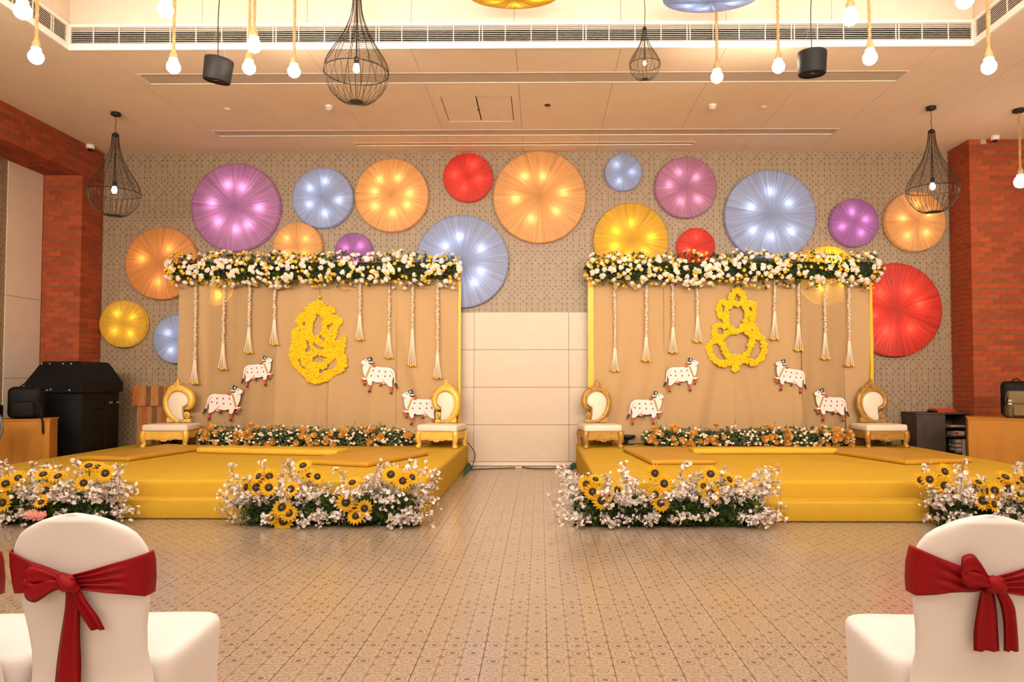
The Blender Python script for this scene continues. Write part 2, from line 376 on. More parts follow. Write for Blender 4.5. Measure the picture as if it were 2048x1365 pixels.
MB().lathe([(.012, -.002), (.012, .01)], 10, (.05-.06, .45, 0)).build('latch', M['darkgap'], hatch)
for (s, sx, nm, lab) in ((S1, S1x, 'air_slot', 'longest grey linear air slot in the ceiling, nearest the grille'), (S2, S2x, 'air_slot', 'second grey linear air slot in the ceiling behind the hatch'), (S3, S3x, 'light_slot', 'short narrow recessed slot in the ceiling closest to the tiled wall')):
    t = thing(nm, lab, 'air slot' if nm == 'air_slot' else 'slot', (sx[0], s[0], CEIL)); L = sx[1]-sx[0]; W = s[1]-s[0]
    MB().box((0, .0, .005), (L, W, .012)).build('inner_plate', M['slotgrey'], t)
    for y in (0, W-.010): MB().box((0, y-.004, -.004), (L, y+.010, .024)).build('rail', M['louvre'], t)
    for x in (0, L-.015): MB().box((x, .014, -.006), (x+.010, W-.010, .024)).build('end_cap', M['louvre'], t)
# coffer faces, panel by panel, and the air grilles below them
GZ0, GZ1 = CEIL+.035, CEIL+.03+.245
cf = struct(MB().box((XCL-.1, COF+.03, CEIL+.1), (XCR+.1, COF+.2, 6.2)).build('ceiling_coffer_face', M['darkgap']))
px_ = [XCL]+[x for x in (-3.6, -2.48, -1.37, -.28, .85, 1.96, 3.07) ]+[XCR]
for a, b in zip(px_, px_[1:]): MB().box((a+.002, COF, GZ1), (b-.002, COF+.04, 6.16)).build('panel', M['cream'], cf)
for nm, x0, x1 in (('ceiling_coffer_left', XCL-.2, XCL), ('ceiling_coffer_right', XCR, XCR+.2)):
    s_ = struct(MB().box((x0, -5, CEIL+.1), (x1, COF+.1, 6.2)).build(nm, M['cream']))
def grille(name, lab, p0, p1):
    """a long louvred return-air grille from p0 to p1 on a coffer face; local x runs along, y points out of the face"""
    d = p1-p0; L = d.length; t = thing(name, lab, 'air grille', p0, math.atan2(d.y, d.x)); h = GZ1-GZ0
    MB().box((0, .0, .0), (L, .012, h)).build('back_plate', pmat('grille_back', (.46, .37, .30), .8), t)
    for z0, z1 in ((-.04, .028), (h-.03, h)): MB().box((0, -.03, z0), (L, .0, z1)).build('frame_rail', M['whiteframe'], t)
    for x in (0, L-.03): MB().box((x, -.028, .028), (x+.03, 0, h-.03)).build('frame_end', M['whiteframe'], t)
    n = 9
    for i in range(n):
        z = .04+(h-.082)*i/(n-1)
        MB().add([(.03, -.022, z-.001), (L-.03, -.022, z-.001), (L-.03, -.003, z+.008), (.03, -.003, z+.008), (.03, -.022, z+.004), (L-.03, -.022, z+.004), (L-.03, -.003, z+.012), (.03, -.003, z+.012)],
                 [(0,3,2,1),(4,5,6,7),(0,1,5,4),(1,2,6,5),(2,3,7,6),(3,0,4,7)]).build('louvre', M['louvre'], t)
    k = int(L/.272)
    for i in range(1, k):
        x = L*i/k; MB().box((x-.004, -.026, .02), (x+.004, -.016, h-.02)).build('mullion', M['louvre'], t)
        if i % 4 == 0: MB().box((x+.028, -.026, .02), (x+.036, -.016, h-.02)).build('mullion', M['louvre'], t)
grille('air_grille', 'long cream louvred air grille running across the ceiling step', V(XCL+.01, COF, GZ0), V(XCR-.01, COF, GZ0))
grille('air_grille', 'cream louvred air grille on the left side of the ceiling recess', V(XCL, 4.0, GZ0), V(XCL, COF-.03, GZ0))
grille('air_grille', 'cream louvred air grille on the right side of the ceiling recess', V(XCR, COF-.03, GZ0), V(XCR, 4.0, GZ0))
# brickwork: single bricks laid in running bond, joints recessed
BL, BH, BD = .198, .0725, .095
def brick_mesh(l, d, h):
    k = (round(l, 3), round(d, 3), round(h, 3))
    if k not in tb:
        j = .004; b = MB().box((j, j, j), (l-j, d-j, h-j)); tb[k] = b.mesh('brick'); tb[k].materials.append(M['brick'])
    return tb[k]
def brickwork(parent, items, keep=300):
    items.sort(key=lambda i: -i[0]); rest = MB()
    for k, (pr, lo, sz) in enumerate(items):
        if k < keep:
            o = ob('brick', brick_mesh(*sz), M['brick'], parent, lo)
        else: rest.box([a+.004 for a in lo], [a+b-.004 for a, b in zip(lo, sz)])
    if rest.v: rest.build('brick_courses', M['brick'], parent)['kind'] = 'stuff'
def pier(name, x0, x1, y0, y1, z0, z1, side, hide):
    """front face at y0 from x0 to x1, one visible side face at x = x0 (side=-1) or x1 (side=1)"""
    s = struct(MB().box((x0+.008, y0+.008, 0), (x1-.008, y1, z1)).build(name, M['mortar']))
    items = []; z = z1; c = 0
    while z > z0:
        z -= .075; c += 1
        pr = 10 if z > hide else 1
        h = BH if z > 0 else BH+z
        # front: stretchers, side: stretchers starting behind the front skin, swapping every course so the corner interlocks
        a, b = (x0, x1) if side < 0 else (x1, x0)
        st = BL+.004; x = 0 if c % 2 else BD+.004
        first = True
        W = abs(b-a)
        while x < W-.03:
            l = min(st-.004, W-x)
            lo = (a+x if side < 0 else a-x-l, y0, max(z, 0)); items.append((pr, lo, (l, BD, h))); x += st
        y = (BD+.004) if c % 2 else 0
        while y < (y1-y0)-.03:
            l = min(st-.004, y1-y0-y)
            lo = (a if side < 0 else a-BD, y0+y, max(z, 0)); items.append((pr*.9 if y < .5 else pr*.5, lo, (BD, l, h))); y += st
    brickwork(s, items)
    return s
pr_ = pier('wall_right_pier', XR, 7.30, PIERY-.02, WALL, 0, CEIL-.002, -1, .8)
MB().box((6.40, PIERY-.024, CEIL-.072), (6.48, PIERY-.01, CEIL-.004)).build('plaster_patch', M['brickgrey'], pr_)
pier('wall_left_pier', XSIDE+.013, XL, PIERY, WALL, 0, BEAMZ+.0, 1, 1.2)
bm_ = struct(MB().box((XSIDE, 3.0, BEAMZ+.008), (XL-.008, WALL, CEIL)).build('wall_left_beam', M['mortar']))
items = []
for c in range(7):
    z = CEIL-.0685*(c+1); y = WALL-(.1 if c % 2 else 0)
    if c % 2: items.append((5, (XL-BD, WALL-.098, z), (BD, .096, .066)))
    while y > 7.0: items.append((5+y, (XL-BD, y-BL, z), (BD, BL-.002, .066))); y -= BL+.004
brickwork(bm_, items)
for k in range(20):
    y = PIERY-.2*(k+1)
    for j in range(4): ob('brick', brick_mesh(.12, .196, .02), M['brick'], bm_, (XSIDE+.02+j*.123, y, BEAMZ-.004))
# cream door leaf and cladding in the middle of the back wall
dx0, dx1 = at(949, 700, WALL).x, at(1137, 700, WALL).x; dtop = at(1040, 625, WALL-.03).z
zs = [.06]+[at(1040, y, WALL-.03).z for y in (850, 775, 700)]+[dtop]
dr = struct(MB().box((-1.6, WALL-.02, 0), (1.2, WALL+.02, dtop)).build('door_1', M['darkgap']))
for x0, x1, pr in ((-1.6, dx0-.006, .026), (dx0, dx1, .045), (dx1+.006, 1.2, .026)):
    for z0, z1 in zip(zs, zs[1:]): MB().box((x0, WALL-pr, z0+.003), (x1, WALL+.01, z1-.003)).build('panel', M['panel'], dr)
MB().box((-1.6, WALL-.03, 0), (1.2, WALL+.01, .055)).build('threshold', M['cream'], dr)
# ------------------------------------------------------------------ stages, steps, mattresses
STZ = .34
def stage(lab, x0, x1, y0, y1):
    t = thing('stage', lab, 'stage', ((x0+x1)/2, y0, 0)); cx = (x0+x1)/2
    MB().box((x0-cx+.02, .02, 0), (x1-cx-.02, y1-y0-.02, STZ-.03)).build('platform', M['darkgap'], t)
    bm = bmesh.new(); nx, ny = 60, 50; W, D = x1-x0, y1-y0; r = .035
    prof = [(0, .006)]+[(0, .03+.28*k/7) for k in range(1, 7)]+[(r*(1-math.cos(a)), STZ-r+r*math.sin(a)) for a in [PI/2*k/4 for k in range(5)]]
    loop = []
    def ringpts(ins, z):
        out = []; R = .05
        a, b = W/2-ins, D-ins; pts = []
        N = 40
        for k in range(N): pts.append((-a+2*a*k/N, ins))
        for k in range(N): pts.append((a, ins+(b-ins)*k/N))
        for k in range(N): pts.append((a-2*a*k/N, b))
        for k in range(N): pts.append((-a, b-(b-ins)*k/N))
        for i, (x, y) in enumerate(pts):
            wv = .006*math.sin(i*1.7+z*9)*math.sin(i*.37+1)*(1-z/STZ) if z < STZ-.05 else 0
            cxn, cyn = (x/(W/2)), ((y-D/2)/(D/2))
            out.append((x*(1+wv*.6), y+(wv if cyn < 0 else -wv), z))
        return out
    m = MB().loft([ringpts(i, z) for i, z in prof], True, False, True)
    m.build('cloth_cover', M['yellow'], t, True)
    return t
SL = (-6.05, -1.10); SR = (.53, 5.40); SY0 = 6.98; SYB = 11.0
stage('wide low stage covered in mustard yellow cloth on the left', SL[0], SL[1], SY0, SYB)
stage('wide low stage covered in mustard yellow cloth on the right', SR[0], SR[1], SY0, SYB)
def step(lab, x0, x1, y0, h):
    t = thing('step', lab, 'step', ((x0+x1)/2, y0, 0)); w = (x1-x0)/2
    rbox('cloth_cover', (-w, 0, .004), (w, SY0-y0-.004, h), .018, M['yellow'], t)
step('yellow cloth covered step before the left stage', -4.15, -2.6, 6.78, .19)
p = atz(1522, 1044, 0); q = atz(1849, 1041, 0)
step('yellow cloth covered step before the right stage', p.x, q.x, 6.69, .185)
def matt(lab, mat, fl_, fr_, br_, bl_, h):
    """flat floor mattress given its four top corners (front-left, front-right, back-right, back-left) on the stage"""
    P = [atz(*c, STZ+h) for c in (fl_, fr_, br_, bl_)]
    P[0] = atz(*fl_, STZ); P[1] = atz(*fr_, STZ)
    c = sum(P, V(0, 0, 0))/4; Wd = ((P[1]-P[0]).length+(P[2]-P[3]).length)/2; D = ((P[3]-P[0]).length+(P[2]-P[1]).length)/2
    ax = ((P[1]-P[0]).normalized()+(P[2]-P[3]).normalized()); rz = math.atan2(ax.y, ax.x)
    t = thing('floor_mattress', lab, 'mattress', (c.x, c.y, STZ+.001), rz, 'floor mattresses on the stages')
    me = rbox_mesh((-Wd/2, -D/2, 0), (Wd/2, D/2, h), h*.42, 3, 'mattress')
    bm = bmesh.new(); bm.from_mesh(me); bmesh.ops.subdivide_edges(bm, edges=[e for e in bm.edges if e.calc_length() > .4], cuts=9, use_grid_fill=True)
    for v in bm.verts:
        if v.co.z > h*.6: v.co.z += .010*math.cos(PI*v.co.x/Wd)*math.cos(PI*v.co.y/D)+.004*math.sin(v.co.x*9+v.co.y*5)
    bm.to_mesh(me); bm.free(); ob('cushion', me, mat, t)
    MB().tube([(-Wd/2+.02, -D/2+.004, h*.5), (Wd/2-.02, -D/2+.004, h*.5)], .005, 6).build('piping', mat, t)
matt('mustard satin mattress before the throne beside the wooden lectern', M['mustard'], (150, 921), (277, 925), (409, 890), (330, 889), .055)
matt('bright yellow mattress in the middle of the left stage', M['yellow2'], (393, 908), (667, 912), (704, 898), (425, 890), .075)
matt('mustard satin mattress on the left stage next to the aisle', M['mustard'], (629, 932), (767, 935), (826, 904), (712, 896), .055)
matt('mustard satin mattress on the right stage next to the aisle', M['mustard'], (1287, 931), (1417, 930), (1371, 894), (1258, 895), .055)
matt('bright yellow mattress in the middle of the right stage', M['yellow2'], (1389, 910), (1674, 909), (1662, 894), (1374, 894), .075)
matt('mustard satin mattress on the right stage before the dark cabinet', M['mustard'], (1780, 932), (1905, 927), (1800, 894), (1674, 897), .055)
# ------------------------------------------------------------------ backdrops
BY = 10.88                                   # plane of the drapes
def drape_panel(x0, x1, z0, z1, seed, mat, parent, yoff=0, amp=.030):
    rnd = random.Random(seed); nx, nz = max(8, int((x1-x0)/.025)), 26; m = MB(); ph = [rnd.uniform(0, 6.3) for _ in range(6)]; fr = [rnd.uniform(4, 9), rnd.uniform(9, 17), rnd.uniform(17, 26)]
    sl = rnd.uniform(-.5, .5)
    for j in range(nz+1):
        for i in range(nx+1):
            x = x0+(x1-x0)*i/nx; z = z0+(z1-z0)*j/nz; u = x+sl*(z-z0)*.6
            k = .35+.65*(1-(z-z0)/(z1-z0))
            y = yoff+amp*k*(math.sin(u*fr[0]+ph[0])+.5*math.sin(u*fr[1]+ph[1]+z)+.3*math.sin(u*fr[2]+ph[2]-z*.7))
            m.v.append((x, y, z))
    for j in range(nz):
        for i in range(nx):
            a = j*(nx+1)+i; m.f.append((a, a+1, a+nx+2, a+nx+1))
    m.build('drape_panel', mat, parent, True, fix=False)
def backdrop(lab, pl, pr, seams, mats, edges):
    x0, x1 = at(pl, 700, BY).x, at(pr, 700, BY).x; cx = (x0+x1)/2; top = at(640, 540, BY).z
    t = thing('backdrop', lab, 'backdrop', (cx, BY, STZ)); zt = top-STZ
    b = [x0]+[at(s, 700, BY).x for s in seams]+[x1]
    for i, (a, c) in enumerate(zip(b, b[1:])): drape_panel(a-cx-.004, c-cx+.004, .01, zt, 11*i+int(pl), M[mats[i]], t, yoff=-.012*(i % 2))
    MB().tube([(x0-cx, .03, zt), (x1-cx, .03, zt)], .022, 8).build('top_bar', M['silver'], t)
    for x in (x0+.05, x1-.05): MB().tube([(x-cx, .06, 0), (x-cx, .06, zt)], .022, 8).build('post', M['silver'], t)
    for px0, px1 in edges:
        a, c = at(px0, 700, BY-.03).x-cx, at(px1, 700, BY-.03).x-cx
        m = MB(); nz = 24; R = []
        for j in range(nz+1):
            z = .02+(zt-.02)*j/nz; k = .004*math.sin(j*1.9); R.append([(a+k, -.035, z), (c+k*.5, -.035, z), (c, .0, z), (a, .0, z)])
        m.loft(R); m.build('satin_edge', M['goldsatin'], t)
    return t
backdrop('tall beige draped backdrop on the left stage, hung with an elephant-headed figure outlined in packed marigolds', 356, 921, (417, 551, 660, 792), ('drape0', 'drape1', 'drape2', 'drape2', 'drape0'), ((916.5, 921.5),))
backdrop('tall beige draped backdrop on the right stage, hung with an open looped marigold figure', 1177, 1745, (1329, 1466, 1602, 1690), ('drape0', 'drape2', 'drape2', 'drape1', 'drape0'), ((1176, 1187.5), (1740.5, 1746)))
# ------------------------------------------------------------------ pleated disc lamps
COLS = {'purple': (.60, .29, .50), 'violet': (.52, .23, .50), 'mauve': (.62, .30, .42), 'blue': (.52, .57, .75), 'orange': (.95, .56, .24), 'deeporange': (.93, .46, .15), 'yellow': (.90, .58, .07), 'red': (.82, .085, .055)}
LIGHTC = {'purple': (1, .82, .96), 'violet': (1, .78, .96), 'mauve': (1, .78, .92), 'blue': (.72, .82, 1), 'orange': (1, .78, .48), 'deeporange': (1, .74, .42), 'yellow': (1, .86, .45), 'red': (1, .62, .48)}
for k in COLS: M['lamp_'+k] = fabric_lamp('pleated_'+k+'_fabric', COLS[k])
def disc_mesh(seed):
    rnd = random.Random(seed); N = 320; m = MB(); rad = [.012, .05, .12, .22, .34, .48, .62, .76, .88, .96, 1.0]; pl = [0]*N
    for f, a in ((23, .5), (41, .7), (67, .8), (97, .7), (151, .5)):
        ph = rnd.uniform(0, 6.28)
        for j in range(N): pl[j] += a*math.sin(2*PI*j*f/N+ph)
    for j in range(N): pl[j] += rnd.uniform(-1, 1)
    rings = []
    for r in rad:
        amp = .0060*min(1, r*2.2)*(1 if r < .9 else .35)
        dome = .055*(1-r*r)**.8 if r < 1 else 0
        rings.append([(r*math.cos(2*PI*j/N), r*math.sin(2*PI*j/N), dome+amp*pl[j]) for j in range(N)])
    rings.reverse(); m.loft(rings, True, False, True)
    return m.mesh('pleated_shade', True)
DM = [disc_mesh(s) for s in (1, 2, 3)]
rimm = MB().loft([[(math.cos(2*PI*j/64)*r, math.sin(2*PI*j/64)*r, z) for j in range(64)] for r, z in ((.995, .012), (1.012, .006), (1.012, -.085), (.97, -.09))], True, False, False).mesh('rim', True)
backm = MB().loft([[(math.cos(2*PI*j/48)*.99, math.sin(2*PI*j/48)*.99, z) for j in range(48)] for z in (-.088, -.08)]).mesh('back_board')
M['lampback'] = pmat('lamp_back_white', (.75, .72, .68), .8)
nlamp = [0]
LP = .6
def disc_lamp(lab, col, c, R, normal, nb, power, dome=1.0, hot=.5):
    i = nlamp[0]; nlamp[0] += 1; rnd = random.Random(100+i)
    t = thing('disc_lamp', lab, 'disc lamp', c, 0, 'pleated fabric disc lamps'); t.rotation_euler = Vector(normal).to_track_quat('Z', 'Y').to_euler()
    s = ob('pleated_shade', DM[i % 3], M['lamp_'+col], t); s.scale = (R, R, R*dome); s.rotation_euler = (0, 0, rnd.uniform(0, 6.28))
    r = ob('rim', rimm, M['lamp_'+col], t); r.scale = (R, R, .9); b = ob('back_board', backm, M['lampback'], t); b.scale = (R, R, .9)
    MB().ball((0, 0, 0), .012, 10, 6, (1, 1, .5)).build('centre_button', M['lamp_'+col], t, loc=(0, 0, .054*R*dome))
    a0 = rnd.uniform(0, 6.28)
    for k in range(nb):
        a = a0+2*PI*k/nb+rnd.uniform(-.2, .2); rr = R*hot*rnd.uniform(.88, 1.12)
        l = bpy.data.lights.new('lamp_bulb', 'POINT'); l.energy = power; l.color = LIGHTC[col]; l.shadow_soft_size = .03
        o = bpy.data.objects.new('lamp_bulb', l); COL.objects.link(o); o.parent = t; o.location = (rr*math.cos(a), rr*math.sin(a), -.03)
    return t
DLIST = [
 ('large purple pleated disc lamp above the left garland', 'purple', 471, 415, 89, 7), ('mid-sized blue disc lamp between the large purple and the orange one', 'blue', 645, 396, 61, 5),
 ('orange disc lamp between the blue lamp and the small red lamp', 'orange', 783, 391, 74, 7), ('small red disc lamp beside the largest orange lamp', 'red', 936, 355, 49.5, 4),
 ('largest orange disc lamp, high up in the middle of the wall', 'orange', 1079, 394, 93, 6), ('smallest pale blue disc lamp at the top of the wall', 'blue', 1247, 345, 37, 3),
 ('mauve pink disc lamp between two blue lamps', 'mauve', 1372, 375, 61.5, 5), ('large pale blue disc lamp above the right garland', 'blue', 1541, 431, 91, 6),
 ('violet disc lamp between the large blue lamp and the wire pendant', 'violet', 1709, 446, 48, 4), ('orange disc lamp partly behind the right wire pendant', 'orange', 1831, 443, 60, 5),
 ('large yellow disc lamp rising above the left end of the right garland', 'yellow', 1262, 481, 75, 6), ('small red disc lamp half hidden behind the right garland', 'red', 1392, 494, 38, 3),
 ('large pale blue disc lamp behind the right end of the left garland', 'blue', 924, 523, 93, 7), ('small orange disc lamp peeking over the left garland', 'orange', 595, 494, 49.5, 4),
 ('small violet disc lamp peeking over the left garland', 'violet', 707, 503, 37.5, 3), ('deep orange disc lamp left of the left backdrop', 'deeporange', 323, 527, 73, 4),
 ('small yellow disc lamp beside the brick pier', 'yellow', 246, 648, 47.5, 4), ('blue disc lamp half hidden behind the left backdrop', 'blue', 355, 679, 49, 4),
 ('large red disc lamp behind the right edge of the right backdrop', 'red', 1790, 620, 93, 6), ('yellow disc lamp glowing through the right drape', 'yellow', 1656, 551, 59, 4),
 ('yellow disc lamp glowing through the left drape', 'yellow', 426, 573, 38, 3)]
for lab, col, px, py, r, nb in DLIST:
    c = at(px, py, WALL-.1); R = r*WALL/FPX*.985
    disc_lamp(lab, col, c, R, (0, -1, 0), nb, LP*(12.0 if 'drape' in lab else 1.0)*(R/.5)**1.0*(1.35 if col in ('red', 'purple', 'violet') else 1))
for lab, col, px, py, r, Y in (('yellow disc lamp hanging face down from the ceiling recess', 'yellow', 1027, -12, 94, 6.75), ('pale blue disc lamp hanging face down from the ceiling recess', 'blue', 1421, -4, 94, 6.75)):
    c = at(px, py, Y); t = disc_lamp(lab, col, c, r*Y/FPX, (0, .20, -.98), 6, LP*1.6, 1.6)
    for a in (0, 2.1, 4.2):
        R = r*Y/FPX*.8; o = MB().tube([(R*math.cos(a), R*math.sin(a), -.07), (R*math.cos(a), R*math.sin(a), -(6.15-c.z)/.985)], .003, 5).build('hanging_wire', M['blackmetal'], t)
# ------------------------------------------------------------------ flower parts shared by the garlands and arrangements
def flower_mesh(seed, layers, r, n, curl):
    rnd = random.Random(seed); m = MB()
    for L in range(layers):
        k = 1-L/layers*.62; tilt = .25+.9*L/layers+curl
        for j in range(n):
            a = 2*PI*(j+.5*L)/n+rnd.uniform(-.2, .2); rr = r*k*rnd.uniform(.85, 1.1); w_ = rr*.62
            ux, uy = math.cos(a), math.sin(a); z = rr*math.sin(tilt)*.8+L*.12*r; h = rr*math.cos(tilt)
            m.add([(0, 0, L*.1*r), (ux*h*.6-uy*w_*.6, uy*h*.6+ux*w_*.6, z*.55), (ux*h, uy*h, z), (ux*h*.6+uy*w_*.6, uy*h*.6-ux*w_*.6, z*.55)], [(0, 1, 2, 3)])
    m.ball((0, 0, .22*r), r*.60, 7, 5, (1, 1, .8), .12)
    return m.mesh('flower', False, False)
WF = [flower_mesh(s, 4, .050, 6, .1) for s in (1, 2, 3)]; YF = [flower_mesh(s+9, 3, .033, 5, .35) for s in (1, 2)]
for me in WF: me.materials.append(M['wflower'])
for me in YF: me.materials.append(M['yflower'])
def rose_mesh(seed):
    m = MB(); rnd = random.Random(seed)
    for L, (r, z, t) in enumerate(((.042, .0, .022), (.033, .010, .026), (.022, .016, .030))):
        for j in range(5):
            a = 2*PI*j/5+L*.6; pts = []
            for s_ in (-.75, 0, .75):
                for q, (rr, zz) in enumerate(((.35, 0), (.95, .55), (1.12+rnd.uniform(-.05, .05), 1))): pts.append((r*rr*math.cos(a+s_), r*rr*math.sin(a+s_), z+t*zz))
            m.add(pts, [(0, 3, 4, 1), (1, 4, 5, 2), (3, 6, 7, 4), (4, 7, 8, 5)])
    return m.mesh('rose', True, False)
RS = [rose_mesh(s) for s in (1, 2)]
RH = MB().ball((0, 0, .028), .013, 7, 5, (1, 1, 1.3)).mesh('rose_heart', True)
for me in RS: me.materials.append(M['rose'])
def orient(o, d, rnd):
    o.rotation_euler = (Vector(d).to_track_quat('Z', 'Y') @ Euler((0, 0, rnd.uniform(0, 6.28))).to_quaternion()).to_euler()
def leaf_cloud(pts, size, rnd, per=5):
    m = MB()
    for p, d in pts:
        for _ in range(per):
            v = (Vector(d)+Vector((rnd.gauss(0, .7), rnd.gauss(0, .7), rnd.gauss(0, .7)))).normalized(); s = v.cross(Vector((rnd.gauss(0, 1), rnd.gauss(0, 1), rnd.gauss(0, 1)))).normalized()
            L = size*rnd.uniform(.6, 1.3); b = Vector(p); w_ = L*.22; n_ = v.cross(s)*L*.12
            m.add([b, b+v*L*.5+s*w_+n_, b+v*L, b+v*L*.5-s*w_+n_], [(0, 1, 2, 3)])
    return m
def top_garland(lab, pl, pr, seed):
    rnd = random.Random(seed); Y = BY-.12; a = at(pl, 540, Y); b = at(pr, 540, Y); L = b.x-a.x; zc = at((pl+pr)/2, 541, Y).z
    t = thing('flower_garland', lab, 'garland', ((a.x+b.x)/2, Y, zc)); H = L/2
    core = MB(); core.loft([[(x, .11*ry*math.cos(q)+.03, .125*ry*math.sin(q)*(1+.1*math.sin(x*9+q*2))) for q in [2*PI*k/10 for k in range(10)]] for x, ry in [(-H+.04, .5)]+[(-H+.12+(L-.24)*k/24, 1) for k in range(25)]+[(H-.04, .5)]])
    core.build('moss_core', M['leafdark'], t)
    def surf(x=None):
        x = rnd.uniform(-H, H) if x is None else x; q = math.asin(rnd.uniform(-1, 1)); e = max(.5, min(1, (H-abs(x))/.12))
        k = rnd.uniform(.86, 1.08)*e*(1+.10*math.sin(x*7+seed)+.06*math.sin(x*17))
        d = Vector((rnd.gauss(0, .35), -math.cos(q), math.sin(q))); return Vector((x, -.19*k*math.cos(q), .225*k*math.sin(q)+.01)), d
    for i in range(300):
        p_, d = surf(); o = ob('white_flower', rnd.choice(WF), None, t, p_+d.normalized()*.030); orient(o, d, rnd); s = rnd.uniform(.75, 1.15); o.scale = (s, s, s)
    for i in range(250):
        p_, d = surf(); o = ob('yellow_flower', rnd.choice(YF), None, t, p_+d.normalized()*.045); orient(o, d, rnd); s = rnd.uniform(.8, 1.2); o.scale = (s, s, s)
    pts = [surf() for _ in range(1100)]
    lf = leaf_cloud(pts, .048, rnd, 4).build('foliage', M['leaf'], t, fix=False); lf['kind'] = 'stuff'
    m = MB(); 
    for k in range(60):
        p_, d = surf(); d = Vector((d.x, d.y, d.z)).normalized(); m.tube([p_, p_+d*rnd.uniform(.05, .11)+V(0, 0, rnd.uniform(0, .02))], .0025, 4)
    m.build('stems', M['twig'], t, fix=False)['kind'] = 'stuff'
top_garland('thick garland of white and yellow flowers along the top of the left backdrop', 340, 921, 5)
top_garland('thick garland of white and yellow flowers along the top of the right backdrop', 1168, 1758, 6)
def base_garland(lab, pl, pr, seed):
    rnd = random.Random(seed); Y = 10.66; a = at(pl, 870, Y); b = at(pr, 870, Y); L = b.x-a.x; H = L/2
    t = thing('rose_garland', lab, 'garland', ((a.x+b.x)/2, Y, STZ))
    MB().box((-H+.05, -.05, .0), (H-.05, .1, .06)).build('base_tray', M['black'], t)
    core = MB().loft([[(x, .11*e*math.cos(q)+.02, .12+.085*e*math.sin(q)) for q in [2*PI*k/8 for k in range(8)]] for x, e in [(-H, .4)]+[(-H+.1+(L-.2)*k/20, 1) for k in range(21)]+[(H, .4)]])
    core.build('moss_core', M['leafdark'], t)
    def surf(lo=-.5, hi=.5):
        x = rnd.uniform(-H, H); q = math.asin(rnd.uniform(math.sin(lo*PI), math.sin(hi*PI))); e = max(.45, min(1, (H-abs(x))/.2)); k = e*rnd.uniform(.85, 1.1)*(1+.12*math.sin(x*6+seed))
        return Vector((x, -.16*k*math.cos(q)+.01, .125+.125*k*math.sin(q))), Vector((rnd.gauss(0, .3), -math.cos(q), math.sin(q)))
    cl = [rnd.uniform(-H+.1, H-.1) for _ in range(24)]
    for i in range(66):
        p_, d = surf(-.25, .5); x = cl[i % 24]+rnd.gauss(0, .06); p_.x = max(-H+.05, min(H-.05, x))
        o = ob('rose', rnd.choice(RS), None, t, p_+d.normalized()*.035); orient(o, d+Vector((0, -.4, 0)), rnd); s = rnd.uniform(.85, 1.15); o.scale = (s, s, s)
        if i < 60: ob('rose_heart', RH, M['roseheart'], o)
    m = MB()
    for i in range(190):
        p_, d = surf(); p_ += d.normalized()*rnd.uniform(.015, .05); m.ball(p_, rnd.uniform(.016, .026), 6, 4, (1, 1, .9), .12)
    m.build('peach_buds', M['peach'], t, fix=False)['kind'] = 'stuff'
    m = MB()
    for i in range(420):
        p_, d = surf(); p_ += d.normalized()*rnd.uniform(.01, .05); m.ball(p_, rnd.uniform(.005, .009), 5, 3)
    m.build('gypsophila', M['wflower'], t, fix=False)['kind'] = 'stuff'
    leaf_cloud([surf() for _ in range(900)], .046, rnd, 5).build('foliage', M['leaf2'], t, fix=False)['kind'] = 'stuff'
    m = MB()
    for k in range(22):
        p_, d = surf(.2, .5); m.tube([p_, p_+V(rnd.uniform(-.05, .05), 0, rnd.uniform(.05, .13))], .003, 4)
    m.build('twigs', M['twig'], t, fix=False)['kind'] = 'stuff'
base_garland('low garland of apricot roses and greenery at the foot of the left backdrop', 398, 832, 21)
base_garland('low garland of apricot roses and greenery at the foot of the right backdrop', 1283, 1702, 22)
rnd = random.Random(3); t = thing('fallen_sprig', 'small loose green sprig lying on the left stage beside the throne', 'sprig', atz(378, 884, STZ))
leaf_cloud([(Vector((rnd.uniform(-.12, .1), rnd.uniform(-.05, .05), .02)), Vector((rnd.gauss(0, .5), -.2, .5))) for _ in range(40)], .045, rnd, 4).build('leaves', M['leaf2'], t, fix=False)
m = MB()
for k in range(14): m.ball((rnd.uniform(-.1, .1), rnd.uniform(-.04, .04), rnd.uniform(.02, .05)), .008, 5, 3)
m.build('tiny_flowers', M['wflower'], t)
